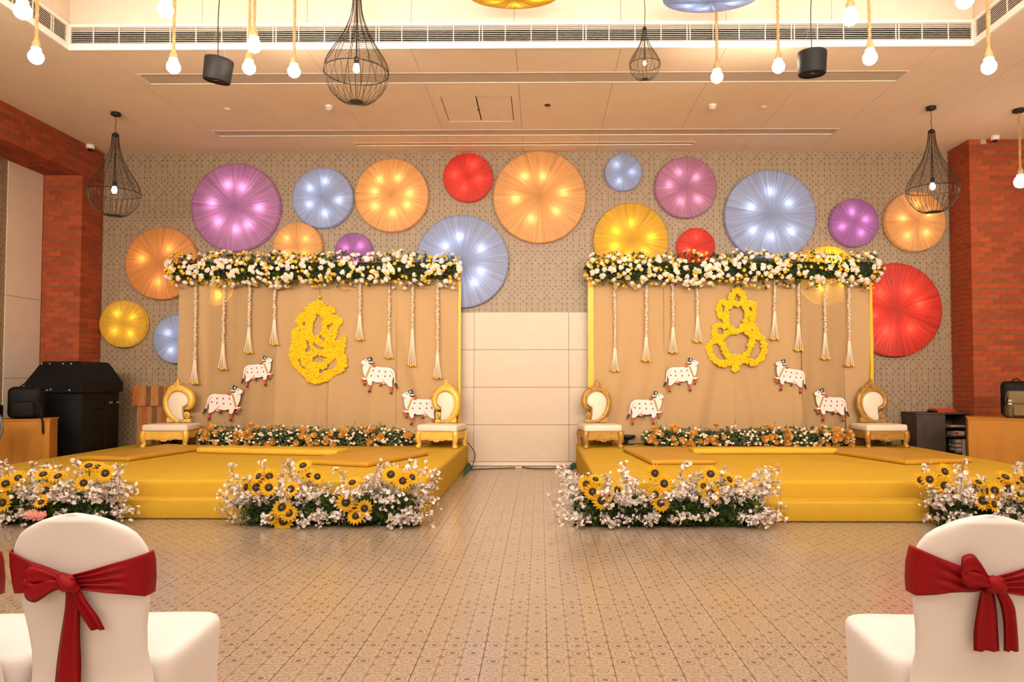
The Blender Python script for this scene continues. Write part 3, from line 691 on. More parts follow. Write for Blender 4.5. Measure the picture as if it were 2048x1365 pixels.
# ------------------------------------------------------------------ hanging tuberose strings with bells
ORD = ['leftmost', 'second from left', 'third from left', 'fourth from left', 'fourth from right', 'third from right', 'second from right', 'rightmost']
bellm = MB().lathe([(.006, .02), (.015, .013), (.020, 0), (.017, -.012), (.008, -.019)], 10).mesh('bell', True)
def strings(side, X0, ox, oy, sc_, xt, xb, ye, yb):
    for i in range(8):
        Y = BY-.075; rnd = random.Random(i+X0)
        top = at(ox+xt[i]/sc_, 566, Y); end = at(ox+(xt[i]*.3+xb[i]*.7)/sc_, oy+ye[i]/sc_, Y); bot = at(ox+xb[i]/sc_, oy+yb[i]/sc_, Y)
        lab = 'hanging cream tuberose string with golden bells, %s on the %s backdrop' % (ORD[i], side)
        t = thing('flower_string', lab, 'flower string', top, 0, 'tuberose strings on the backdrops')
        m = MB(); e = end-top; L = e.length; n = int(L/.026)
        m.tube([(0, 0, .05), e], .008, 6)
        for k in range(n):
            c = e*((k+.5)/n)
            if rnd.random() < .05: continue
            for q in range(3): m.ball(c+V(rnd.uniform(-.011, .011), rnd.uniform(-.013, .004), rnd.uniform(-.008, .008)), rnd.uniform(.014, .021), 6, 4, (1, 1, .75), .15)
        m.build('tuberose_string', M['tuberose'], t, fix=False)
        d = bot-top
        for k in range(5):
            x = (k-2)*.027; f = d+V(x, -.012*math.cos(k*1.7), .012*math.cos(k*2.1))
            MB().tube([e+V(x*.25, 0, .01), e+(f-e)*.5, f], .0058, 5).build('strand', M['strand'], t)
            ob('bell', bellm, M['brass'], t, f+V(0, 0, -.012))
strings('left', 0, 330, 490, 3.1016, (192, 368, 527, 682, 1212, 1391, 1538, 1692), (182, 357, 518, 677, 1207, 1388, 1533, 1690), (710, 615, 520, 465, 435, 550, 525, 672), (852, 762, 660, 610, 580, 692, 742, 818))
strings('right', 50, 1150, 490, 3.1016, (247, 443, 607, 757, 1238, 1386, 1549, 1698), (248, 441, 608, 762, 1238, 1388, 1553, 1703), (640, 570, 510, 445, 420, 492, 550, 600), (775, 712, 660, 594, 578, 648, 700, 742))
# ------------------------------------------------------------------ marigold figures
def inside(p_, poly):
    x, y = p_; c = False; j = len(poly)-1
    for i in range(len(poly)):
        if (poly[i][1] > y) != (poly[j][1] > y) and x < (poly[j][0]-poly[i][0])*(y-poly[i][1])/(poly[j][1]-poly[i][1])+poly[i][0]: c = not c
        j = i
    return c
def marigold(m, c, r, rnd):
    # small pompon: three stacked wavy rings of petals
    for (k, y) in ((1, 0), (.8, -.010), (.5, -.018)):
        n = 9; a0 = rnd.uniform(0, 6); vs = [(c.x, c.y+y-.006, c.z)]+[(c.x+r*k*(1 if q % 2 else .8)*math.cos(a0+PI*q/n), c.y+y+(.004 if q % 2 else 0), c.z+r*k*(1 if q % 2 else .8)*math.sin(a0+PI*q/n)) for q in range(2*n)]
        m.add(vs, [(0, 1+(q+1) % (2*n), 1+q) for q in range(2*n)])
def figure(lab, pts, ox, oy, sc_, boardpolys, boardtubes):
    Y = BY-.05; rnd = random.Random(8); c0 = at(ox+550/sc_, oy+680/sc_, Y)
    t = thing('marigold_figure', lab, 'flower decoration', c0)
    def W(p_): return at(ox+p_[0]/sc_, oy+p_[1]/sc_, Y)-c0
    b = MB()
    for pl in boardtubes:
        b.tube([W(q)+V(0, .012, 0) for q in smoothpts([(x, y, 0) for x, y in pl], 4)], .017, 6)
    b.build('wire_frame', M['board'], t)
    m = MB()
    for q in pts: marigold(m, W(q)+V(0, rnd.uniform(-.02, -.004), 0), rnd.uniform(.025, .031), rnd)
    m.build('marigold_heads', M['marigold'], t, fix=False)['kind'] = 'stuff'
    return t, W
rnd = random.Random(12)
OUT = [(530,190),(440,240),(365,290),(375,325),(270,375),(255,450),(280,510),(215,560),(205,680),(210,740),(180,800),(175,890),(195,960),(260,1040),(340,1120),(395,1170),(400,1200),(460,1225),(540,1232),(610,1215),(680,1175),(760,1120),(850,1075),(895,1025),(885,900),(850,840),(880,740),(880,640),(850,630),(800,680),(735,685),(770,620),(795,540),(840,470),(830,420),(780,390),(700,375),(745,340),(745,285),(700,270),(640,270),(610,220)]
HOLES = [[(530,375),(575,410),(580,520),(562,592),(488,645),(465,560),(495,450)],[(362,455),(392,535),(345,492)],[(718,472),(704,525),(655,552),(665,505)],[(490,720),(560,772),(597,782),(583,815),(530,803),(475,745)],[(485,888),(632,886),(600,960),(465,960),(485,920)],[(288,870),(305,945),(340,995),(400,1050),(365,1050),(315,992),(285,920)],[(768,932),(776,988),(722,1035),(640,1055),(540,1112),(555,1085),(660,1018),(697,958)],[(418,680),(422,740),(432,800),(410,880),(398,800),(402,720)],[(538,620),(605,660),(640,720),(600,690),(560,660)],[(285,685),(315,690),(305,712),(288,705)],[(735,745),(755,760),(740,785),(725,770)]]
cand = []; tries = 0
while tries < 26000:
    tries += 1; q = (rnd.uniform(170, 900), rnd.uniform(185, 1236))
    if not inside(q, OUT) or any(inside(q, h) for h in HOLES): continue
    if not all(inside((q[0]+dx, q[1]+dy), OUT) for dx, dy in ((10, 0), (-10, 0), (0, 10), (0, -10))): continue
    if any(inside((q[0]+dx, q[1]+dy), h) for h in HOLES for dx, dy in ((17, 0), (-17, 0), (0, 17), (0, -17))): continue
    if all((q[0]-c[0])**2+(q[1]-c[1])**2 > 22**2 for c in cand): cand.append(q)
t, W = figure('solid marigold flower figure with an elephant head outline on the left backdrop', cand, 550, 570, 6.206, None, [[(530,240),(330,340),(300,500),(260,640),(230,800),(250,960),(400,1110),(530,1190),(700,1120),(850,1010),(820,820),(850,680)],[(530,240),(690,310)],[(450,330),(430,520),(350,620),(330,780),(420,930),(600,1000),(720,900),(680,740),(600,600),(640,430),(560,300)],[(640,430),(790,440),(760,560),(690,640)],[(450,680),(450,850),(560,850),(660,830)]])
h = W((555, 150)); m = MB(); marigold(m, h, .024, rnd); marigold(m, h+V(.008, -.006, .006), .02, rnd); m.build('crowning_flower', M['marigold'], t, fix=False)
MB().tube([W((555, 190)), W((555, 60)), W((555, -20))], .002, 4).build('hanging_wire', M['blackmetal'], t)
leaf_cloud([(h+V(0, .005, -.02), V(0, -.3, -.4))], .02, rnd, 10).build('green_calyx', M['leaf'], t, fix=False)
STR = [[(570,140),(515,205),(490,300),(575,330),(650,315),(655,230),(590,150)],[(480,330),(425,420),(425,540),(450,640),(540,705),(640,665),(695,560),(700,430),(660,345)],[(430,320),(340,320),(335,470),(400,520)],[(690,350),(740,325),(795,350),(795,480),(770,570)],[(400,640),(310,625),(255,680),(275,760),(330,830),(400,760)],[(720,640),(800,635),(835,700),(800,760)],[(440,720),(350,800),(400,950),(465,1055),(560,1055),(670,1050),(740,940),(785,830),(765,740),(690,690)],[(290,820),(210,880),(190,980),(250,1080),(370,1150),(470,1125)],[(820,790),(890,790),(940,900),(915,1040),(830,1135),(700,1110),(610,1080)],[(530,1080),(535,1160),(555,1225),(585,1150),(560,1080)]]
cand = []
for pl in STR:
    P = smoothpts([(x, y, 0) for x, y in pl], 10)
    for p_ in P:
        for _ in range(9):
            q = (p_.x+rnd.uniform(-34, 34), p_.y+rnd.uniform(-34, 34))
            if (q[0]-p_.x)**2+(q[1]-p_.y)**2 < 34**2 and all((q[0]-c[0])**2+(q[1]-c[1])**2 > 22**2 for c in cand): cand.append(q)
figure('open looped marigold flower figure with ear and leg loops on the right backdrop', cand, 1390, 560, 6.825, None, STR)
# ------------------------------------------------------------------ painted cow cut-outs
def cow(lab, px, py, wpx, flip, rot, hscale=1.0):
    """px,py = centre of the body in the photograph, wpx = its width; drawn facing right in local units of 1/7.18 photo pixel"""
    Y = BY-.06; c = at(px, py, Y); k = (wpx/600.0)*Y/FPX
    t = thing('cow_cutout', lab, 'cow cutout', c, 0, 'painted cow cutouts on the backdrops'); t.rotation_euler = (0, rot, 0)
    f = -1 if flip else 1
    def T(poly): return [((x-405)*k*f, -(y-905)*k*hscale) for x, y in poly]
    def sm(poly): return [(p_.x, p_.y) for p_ in smoothpts([(x, y, 0) for x, y in poly], 3, True)]
    def el(cx, cy_, rx, ry, n=12): return [(cx+rx*math.cos(2*PI*i/n), cy_+ry*math.sin(2*PI*i/n)) for i in range(n)]
    def part(name, poly, d, mat, s=True, back=0): return MB().prism(T(sm(poly) if s else poly), -d, back).build(name, M[mat], t)
    body = [(200,815),(225,785),(270,770),(340,773),(420,778),(470,770),(530,764),(572,758),(588,738),(590,700),(602,688),(640,690),(672,708),(694,724),(699,744),(684,764),(666,780),(664,830),(650,885),(628,930),(615,962),(665,968),(668,985),(640,992),(600,992),(578,990),(562,1032),(538,1066),(504,1066),(495,1000),(440,1012),(380,1004),(330,992),(290,1012),(250,1040),(222,1052),(190,1052),(198,1005),(204,960),(194,910),(188,860)]
    cen = (420, 870)
    MB().box((-.12, 0, -.05), (.12, .055, .07)).build('mounting_pad', M['cowwhite'], t)
    part('outline', [(x+(5 if x > cen[0] else -5), y+(5 if y > 900 else -6)) for x, y in body], .010, 'cowline')
    part('body', body, .014, 'cowwhite')
    part('tail', [(240,796),(205,800),(178,850),(162,930),(148,985),(160,990),(178,930),(195,860),(225,815)], .012, 'cowwhite'); part('tail_tuft', [(148,985),(163,998),(145,1040),(106,1075),(118,1030),(136,992)], .013, 'cowblack')
    for nm, pl in (('leg', [(503,1062),(540,1062),(538,1142),(510,1142)]), ('leg', [(189,1048),(224,1048),(213,1132),(184,1132)]), ('leg', [(640,982),(667,976),(662,1002),(622,1058),(598,1044)]), ('leg', [(342,1002),(376,1006),(380,1038),(350,1036)])): part(nm, pl, .016, 'cowred', False)
    for pl in ([(508,1142),(538,1142),(542,1177),(503,1166)], [(184,1132),(213,1132),(216,1162),(178,1146)], [(598,1044),(622,1058),(611,1082),(590,1070)], [(350,1034),(380,1034),(382,1066),(360,1060)]): part('hoof', pl, .017, 'cowblack', False)
    part('udder', [(298,1006),(330,994),(352,1004),(346,1026),(312,1024)], .0155, 'cowpink')
    part('horns', [(566,636),(574,658),(600,656),(612,680),(602,706),(560,708),(545,690),(550,662)], .016, 'cowblack'); part('horn_disc', el(581, 683, 14, 15), .018, 'cowwhite', False)
    part('ear', [(504,717),(556,710),(592,724),(576,740),(522,731)], .0165, 'cowline'); part('ear_lining', [(514,718),(556,714),(582,725),(570,734),(528,728)], .0185, 'cowwhite')
    part('eye', el(629, 713, 10, 8), .0165, 'cowblack', False); part('mouth_line', [(610,780),(650,778),(680,764),(678,770),(650,785)], .0155, 'cowline', False)
    part('saddle', [(460,770),(490,760),(530,766),(534,784),(500,796),(470,784)], .0165, 'cowred'); part('collar', [(535,782),(561,774),(592,880),(612,958),(590,978),(562,880)], .0165, 'cowolive', False)
    part('thigh_line', [(355,948),(358,954),(330,985),(290,1012),(288,1006),(322,982)], .0155, 'cowline', False); part('rump_line', [(250,806),(254,810),(215,850),(204,895),(200,893),(209,846)], .0155, 'cowline', False)
    for x, y in ((320, 838), (413, 840), (504, 842), (242, 892), (319, 905), (419, 916), (522, 922)): part('spot', el(x, y, 11, 15, 10), .0165, 'cowspot', False)
def cz(ox, oy, s, b): return ox+(b[0]+b[2])/2/s, oy+(b[1]+b[3])/2/s, (b[2]-b[0])/s
for side, o, bb in (('left', (330, 490), (((232,865,490,1098), 0, 0, 'lower cow facing right near the left throne'), ((465,663,678,913), 0, -.14, 'upper cow facing right'), ((1205,693,1455,930), 1, .12, 'upper cow facing left'), ((1460,893,1715,1130), 1, .08, 'lower cow facing left, partly behind the throne'))),
                    ('right', (1150, 490), (((313,888,557,1137), 0, -.04, 'lower cow facing right near the throne by the aisle'), ((540,682,775,935), 0, -.1, 'upper cow facing right'), ((1228,682,1448,952), 1, .2, 'upper cow facing left, tilted'), ((1474,870,1706,1120), 1, .08, 'lower cow facing left')))):
    for b, fl_, rot, lab in bb:
        x, y, w_ = cz(o[0], o[1], 3.1016, b); cow('painted white %s, on the %s backdrop' % (lab, side), x, y, w_*(.98 if abs(rot) < .1 else 1.0), fl_, rot)
# ------------------------------------------------------------------ throne chairs
def throne(lab, loc, rz, mirror, gold, wide=1.0, fat=1.0, bw=1.0):
    t = thing('throne_chair', lab, 'throne chair', loc, rz, 'low golden throne chairs'); s = -1 if mirror else 1; G = M[gold]
    K = 1/1194.0
    def T(x, y): return ((x-540)*K*s*wide*bw-s*.015, (1250-y)*K)                # drawing of the chair seen from the front -> local x, z
    W, D = .285*wide, .46
    # seat: apron, cushion, studs
    for y0, y1 in ((0, .035), (D-.035, D)): MB().box((-W+.03, y0, .11), (W-.03, y1, .225)).build('apron', G, t)
    for x in (-W, W-.035): MB().box((x, .03, .125), (x+.035, D-.03, .225)).build('side_rail', G, t)
    rbox('seat_cushion', (-W-.012, -.012, .22), (W+.012, D+.01, .325), .035, M['ivory'], t, 4)
    m = MB()
    for k in range(24): m.ball((-W+.01+2*(W-.01)*k/23, -.010, .236), .0055, 6, 4)
    for k in range(18):
        for x in (-W-.011, W+.011): m.ball((x, .01+(D-.02)*k/17, .236), .0055, 6, 4)
    m.build('stud_row', M['stud'], t)
    # carved valance on the apron
    val = [(-.17, .125), (-.13, .15), (-.08, .135), (-.045, .155), (0, .165), (.045, .155), (.08, .135), (.13, .15), (.17, .125), (.13, .115), (.09, .10), (.05, .105), (.03, .088), (0, .082), (-.03, .088), (-.05, .105), (-.09, .10), (-.13, .115)]
    MB().prism([(x*wide, z) for x, z in val], -.016, .01).build('carved_valance', G, t)
    for a in (-1, 1):
        MB().tube(smoothpts([(a*.02*wide, -.016, .14), (a*.06*wide, -.02, .12), (a*.11*wide, -.018, .132), (a*.15*wide, -.016, .125)], 5), [.008]*8+[.010]*4+[.005]*4, 6).build('carved_scroll', G, t)
    MB().ball((0, -.014, .125), .022, 10, 8, (1, .5, 1.1)).build('shell_boss', G, t, True)
    for x, y in ((-W+.02, .015), (W-.02, .015), (-W+.02, D-.02), (W-.02, D-.02)):
        f = -1 if y < .2 else 1; sx_ = -1 if x < 0 else 1
        pts = [(x, y, .22), (x+sx_*.012, y+f*.012, .17), (x+sx_*.006, y+f*.008, .10), (x-sx_*.004, y, .05), (x+sx_*.006, y+f*.014, .018), (x+sx_*.008, y+f*.018, 0)]
        MB().tube(smoothpts(pts, 4), [.050-.0016*i for i in range(5)]+[.042-.0014*i for i in range(5)]+[.032]*5+[.038]*5+[.036], 8).build('leg', G, t, True)
    # back: carved frame sweeping round a paisley cushion
    yb = D-.03
    def C(pl, y): return [V(T(*q)[0], y, T(*q)[1]) for q in pl]
    fr = [(455,612),(415,600),(370,565),(345,480),(365,375),(430,300),(550,262),(660,300),(735,400),(752,510),(728,640),(665,745),(580,812),(540,835)]
    P = smoothpts(C(fr, yb), 6); n = len(P); R = [(.013+.030*min(1, i/12)*(1-.35*max(0, (i-n*.8)/(n*.2))))*fat for i in range(n)]
    MB().tube(P, R, 10).build('back_frame', G, t, True)
    MB().tube(smoothpts(C([(385,550),(372,480),(392,390),(450,325),(550,292),(640,322),(706,410),(722,510),(700,630),(640,730)], yb-.034*fat), 5), .009, 6).build('inner_bead', G, t, True)
    cu = [(550,305),(440,340),(382,430),(378,515),(415,565),(462,605),(468,700),(466,830),(590,800),(680,690),(722,560),(716,440),(655,340)]
    poly = [(p_.x, p_.y) for p_ in smoothpts([(*T(*q), 0) for q in cu], 4, True)]; cx = sum(q[0] for q in poly)/len(poly); cz_ = sum(q[1] for q in poly)/len(poly)
    rings = [[(cx+(x-cx)*k, y, cz_+(z-cz_)*k) for x, z in poly] for k, y in ((1, yb+.02), (1, yb-.02), (.93, yb-.042), (.75, yb-.058), (.45, yb-.066), (.15, yb-.068))]
    MB().loft(rings).build('back_cushion', M['ivory'], t, True)
    m = MB(); pp = smoothpts([(*T(*q), 0) for q in cu], 5, True)
    for p_ in pp: m.ball((cx+(p_.x-cx)*.95, yb-.043, cz_+(p_.y-cz_)*.95), .0055, 6, 4)
    m.build('stud_row', M['stud'], t)
    # scroll at the foot of the curl, base rail, crest leaves
    sp = [V(T(410, 735)[0]+s*(.038-.0016*i)*math.cos(i*.55)*wide, yb-.02, T(410, 735)[1]+(.052-.0022*i)*math.sin(i*.55)) for i in range(20)]
    MB().tube(sp, [.016-.0004*i for i in range(20)], 8).build('scroll', G, t, True)
    MB().prism([T(350,850), T(360,790), T(470,800), T(600,800), T(700,740), T(735,780), T(735,850)], yb-.02, yb+.03).build('base_rail', G, t)
    leaf = lambda pl, d: MB().prism([T(*q) for q in pl], yb-d, yb+.02)
    for pl, d in (([(555,245),(520,175),(545,150),(540,110),(570,98),(585,140),(615,175),(620,235)], .035), ([(440,275),(430,240),(470,235),(490,205),(525,205),(530,165),(560,190),(570,250)], .045), ([(610,255),(625,190),(650,205),(665,230),(690,235),(715,255),(712,285),(735,320),(745,380),(690,330)], .045), ([(345,400),(352,350),(390,300),(430,275),(440,300),(385,370)], .042)):
        o = leaf(pl, d).build('crest_leaf', G, t)
    for a, b, c_ in (((560,240),(580,190),(565,115)), ((450,275),(500,240),(545,195)), ((620,250),(670,255),(725,330)), ((590,240),(600,200),(590,160))):
        MB().tube(smoothpts(C([a, b, c_], yb-.045), 5), [.011-.0008*i for i in range(11)], 6).build('leaf_vein', G, t, True)
def tloc(px, py, dx=0): p_ = atz(px, py, STZ); return (p_.x+dx, p_.y, STZ+.002)
throne('bright golden throne chair beside the wooden lectern on the left stage', (at(328, 888, 10.26).x, 10.26, STZ+.002), .04, True, 'gold', 1.08, 1.25)
throne('bright golden throne chair at the aisle end of the left stage', (at(873, 893, 10.22).x, 10.22, STZ+.002), -.2, False, 'gold', 1.0, 1.25)
throne('antique gold throne chair at the aisle end of the right stage', (at(1207, 893, 10.25).x, 10.25, STZ+.002), .14, False, 'antique', .92, 1.0, 1.16)
throne('antique gold throne chair near the dark cabinet on the right stage', (at(1775, 888, 10.35).x, 10.35, STZ+.002), .06, True, 'antique', 1.02, 1.0, 1.14)
# ------------------------------------------------------------------ floor flower arrangements
def blossom_branch(seed):
    rnd = random.Random(seed); m = MB(); tw = MB(); L = .34
    pts = smoothpts([(0, 0, 0), (rnd.uniform(-.03, .03), .02, L*.35), (rnd.uniform(-.05, .05), rnd.uniform(-.03, .03), L*.7), (rnd.uniform(-.07, .07), rnd.uniform(-.05, .05), L)], 5)
    tw.tube(pts, .003, 4)
    for k in range(30):
        b = pts[min(len(pts)-1, 3+int((len(pts)-3)*k/30))]; c = b+V(rnd.gauss(0, .028), rnd.gauss(0, .028), rnd.gauss(0, .02))
        tw.tube([b, c], .0018, 3)
        n = V(rnd.gauss(0, .6), rnd.gauss(-.25, .5), rnd.gauss(.4, .5)).normalized(); u = n.orthogonal().normalized(); v = n.cross(u); r = rnd.uniform(.021, .029)*(1 if k < 16 else .75); a0 = rnd.uniform(0, 6)
        for q in range(5):
            a = a0+2*PI*q/5; d = u*math.cos(a)+v*math.sin(a); e = u*math.cos(a+1.57)+v*math.sin(a+1.57)
            up = rnd.uniform(-.1, .35)*r
            m.add([c, c+d*r*.5+e*r*.46+n*r*.22, c+d*r*.95+e*r*.34+n*(r*.1+up), c+d*r*1.04+n*up, c+d*r*.95-e*r*.34+n*(r*.1+up), c+d*r*.5-e*r*.46+n*r*.22], [(0, 1, 2, 3), (0, 3, 4, 5)])
    a = tw.mesh('twig', False, False); a.materials.append(M['twig']); b = m.mesh('blossoms', False, False); b.materials.append(M['blossom'])
    return a, b
BB = [blossom_branch(s) for s in range(8)]
def sun_meshes():
    m = MB()
    for L, (n, r, z) in enumerate(((15, .088, .0), (13, .078, .007))):
        for j in range(n):
            a = 2*PI*(j+.5*L)/n; d = V(math.cos(a), math.sin(a), 0); e = V(-math.sin(a), math.cos(a), 0); w_ = .017
            m.add([d*.028+V(0, 0, z), d*r*.62+e*w_+V(0, 0, z+.012), d*r+V(0, 0, z+.006), d*r*.62-e*w_+V(0, 0, z+.012)], [(0, 1, 2, 3)])
    s = MB().lathe([(.033, .004), (.033, .012), (.028, .019), (.018, .020), (.011, .016)], 14).mesh('seed_head', True)
    c = MB().ball((0, 0, .017), .014, 8, 5, (1, 1, .4)).mesh('seed_core', True)
    st = MB().tube([(0, 0, 0), (0, .01, -.06), (0, .05, -.14)], .005, 5)
    for a in (0, 2, 4): st.add([(0, 0, -.01), (.04*math.cos(a)-.015*math.sin(a), .04*math.sin(a)+.015*math.cos(a), -.02), (.08*math.cos(a), .08*math.sin(a), -.012), (.04*math.cos(a)+.015*math.sin(a), .04*math.sin(a)-.015*math.cos(a), -.02)], [(0, 1, 2, 3)])
    return m.mesh('petals', False, False), s, c, st.mesh('calyx', False, False)
SP, SS, SCo, SST = sun_meshes()
def arrangement(lab, cx, half, yc, suns, seed, pinks=()):
    rnd = random.Random(seed); t = thing('flower_arrangement', lab, 'flower arrangement', (cx, yc, 0), 0, 'sunflower and blossom arrangements before the stages')
    core = MB().loft([[(x, .15*e*math.cos(q), max(.0, .13+.13*e*math.sin(q))) for q in [2*PI*k/10 for k in range(10)]] for x, e in [(-half, .3)]+[(-half+.08+(2*half-.16)*k/14, 1) for k in range(15)]+[(half, .3)]])
    core.build('moss_base', M['leafdark'], t)
    pts = []
    for _ in range(620):
        x = rnd.uniform(-half, half); q = rnd.uniform(-.75, .5)*PI*.6; pts.append((V(x, -.16*math.cos(q)+rnd.gauss(0, .02), max(.01, .14+.14*math.sin(q))), V(rnd.gauss(0, .3), -math.cos(q), math.sin(q)*.8)))
    leaf_cloud(pts, .050, rnd, 4).build('foliage', M['leaf'], t, fix=False)['kind'] = 'stuff'
    n = int(88*half)
    for i in range(n):
        x = -half+2*half*(i+rnd.random())/n; el_ = rnd.choice((0, 0, 0, 1, 1, 1, 2, 2, 3)); tw, bl = rnd.choice(BB)
        if el_ == 0: b, d = V(x, -.10, .10), V(rnd.gauss(0, .35)+x/half*.4, -.75, -.12+rnd.uniform(-.12, .25))
        elif el_ == 1: b, d = V(x, -.08, .16), V(rnd.gauss(0, .35)+x/half*.4, -.6, .5)
        elif el_ == 2: b, d = V(x, 0, .18), V(rnd.gauss(0, .25)+x/half*.5, -.2, .85)
        else: b, d = V(x, .06, .20), V(rnd.gauss(0, .2)+x/half*.4, .05, 1.0)
        s = rnd.uniform(.62, .98) if el_ < 3 else rnd.uniform(.8, 1.05)
        if el_ == 0: s *= .82
        p_ = ob('blossom_branch', tw, None, t, b); orient(p_, d, rnd); p_.scale = (s, s, s); ob('blossoms', bl, None, p_)['kind'] = 'stuff'
    for sgn in (-1, 1):
        for k in range(5):
            tw, bl = rnd.choice(BB); p_ = ob('blossom_branch', tw, None, t, V(sgn*(half-.12), -.05, .10+.06*k)); orient(p_, V(sgn*1.0, rnd.uniform(-.5, .1), .02+.14*k+rnd.gauss(0, .08)), rnd); s = rnd.uniform(.75, 1.05); p_.scale = (s, s, s); ob('blossoms', bl, None, p_)['kind'] = 'stuff'
    for px, py, sz, ax, az in suns:
        Y = yc-.22+.18*max(0, (1000-py)/80)*.8+rnd.uniform(-.02, .02); c = at(px, py, Y)-t.location
        f = thing('sunflower', None, None, c); f.parent = t; del_ = V(ax, -1, az).normalized(); orient(f, del_, rnd); f.scale = (sz,)*3
        ob('petals', SP, M['petal'], f); ob('seed_head', SS, M['seed'], f); ob('seed_core', SCo, M['seedcore'], f); ob('calyx', SST, M['leaf'], f)
    for px, py in pinks:
        c = at(px, py, yc-.27)-t.location; o = ob('pink_flower', WF[0], M['pink'], t, c); orient(o, (0, -1, .3), rnd); o.scale = (1.1,)*3
    return t
def sl(ox, oy, s, L): return [(ox+x/s, oy+y/s, sz, ax, az) for x, y, sz, ax, az in L]
YA = 6.66
sA = sl(0, 860, 2.702, [(33, 293, 1, .3, .3), (8, 322, 1, -.2, .3), (20, 395, 1.05, -.1, .2), (100, 262, .9, .3, .5), (235, 245, 1, .2, 1.4), (315, 256, 1, 0, 1.3), (248, 330, 1.05, .1, .4), (452, 288, .95, .6, .2), (570, 236, 1, .4, .3), (480, 200, 1, .2, 1.8), (525, 205, .9, .3, 1.5), (225, 395, .8, 0, 1)])
sB = sl(450, 860, 4.096, [(640, 300, 1, .0, 1.3), (365, 385, 1, .1, .5), (280, 385, .9, -.6, .8), (180, 470, .9, -.7, .1), (258, 475, 1, .1, .2), (360, 475, 1, .3, .3), (540, 490, 1, .1, .6), (755, 385, .85, .5, .3), (690, 380, .9, .5, 1.4), (1360, 370, 1.05, .1, .5), (1455, 420, 1, .3, .3), (1530, 392, .9, .9, .8), (1045, 440, 1, -.2, 1.4), (992, 595, 1.1, .05, .1), (1140, 645, .95, .5, .1), (1075, 710, 1, -.1, .6), (470, 640, 1.1, -.1, .5), (522, 690, 1, .3, .7), (480, 748, 1.15, .05, .1), (392, 722, .8, -.6, .2)])
sC = sl(1100, 880, 4.096, [(857, 275, 1, .1, .2), (933, 360, 1.05, .1, .2), (860, 450, 1, -.05, .1), (905, 520, 1, 0, .2), (1315, 285, 1.05, -.1, .7), (1315, 445, 1.1, 0, .1), (1260, 380, .8, -.8, .3), (298, 365, .95, -.3, .1), (372, 330, .85, .3, 1.6), (347, 425, 1, .1, .1), (422, 498, 1.05, 0, .1), (548, 412, .95, .4, .2), (1465, 330, .9, .8, .8)])
sD = sl(1648, 900, 2.935, [(568, 178, .85, -.6, .1), (617, 175, 1, 0, .2), (705, 130, 1, .2, .5), (707, 212, 1.1, -.1, .2), (752, 240, 1, .3, .2), (925, 300, 1.1, .05, .3), (992, 322, .95, .5, .4), (955, 245, .95, .6, .2), (1000, 240, 1, -.2, .4), (1080, 232, 1.15, 0, .2), (1062, 165, 1, .2, 1.3), (1162, 180, 1, .4, .6), (1140, 262, 1, .2, .9), (905, 195, .85, .2, 1.4)])
arrangement('sunflower and white blossom arrangement at the left edge before the left stage, with pink flowers', -4.68, .80, YA, sA, 31, ((70, 1031), (85, 1032), (62, 1030)))
arrangement('sunflower and white blossom arrangement at the aisle corner of the left stage', -1.88, .78, YA-.04, sB, 32)
arrangement('sunflower and white blossom arrangement at the aisle corner of the right stage', 1.12, .82, YA-.04, sC, 33)
arrangement('sunflower and white blossom arrangement at the far right beyond the right step', 4.33, .80, YA, sD, 34)
m = MB()
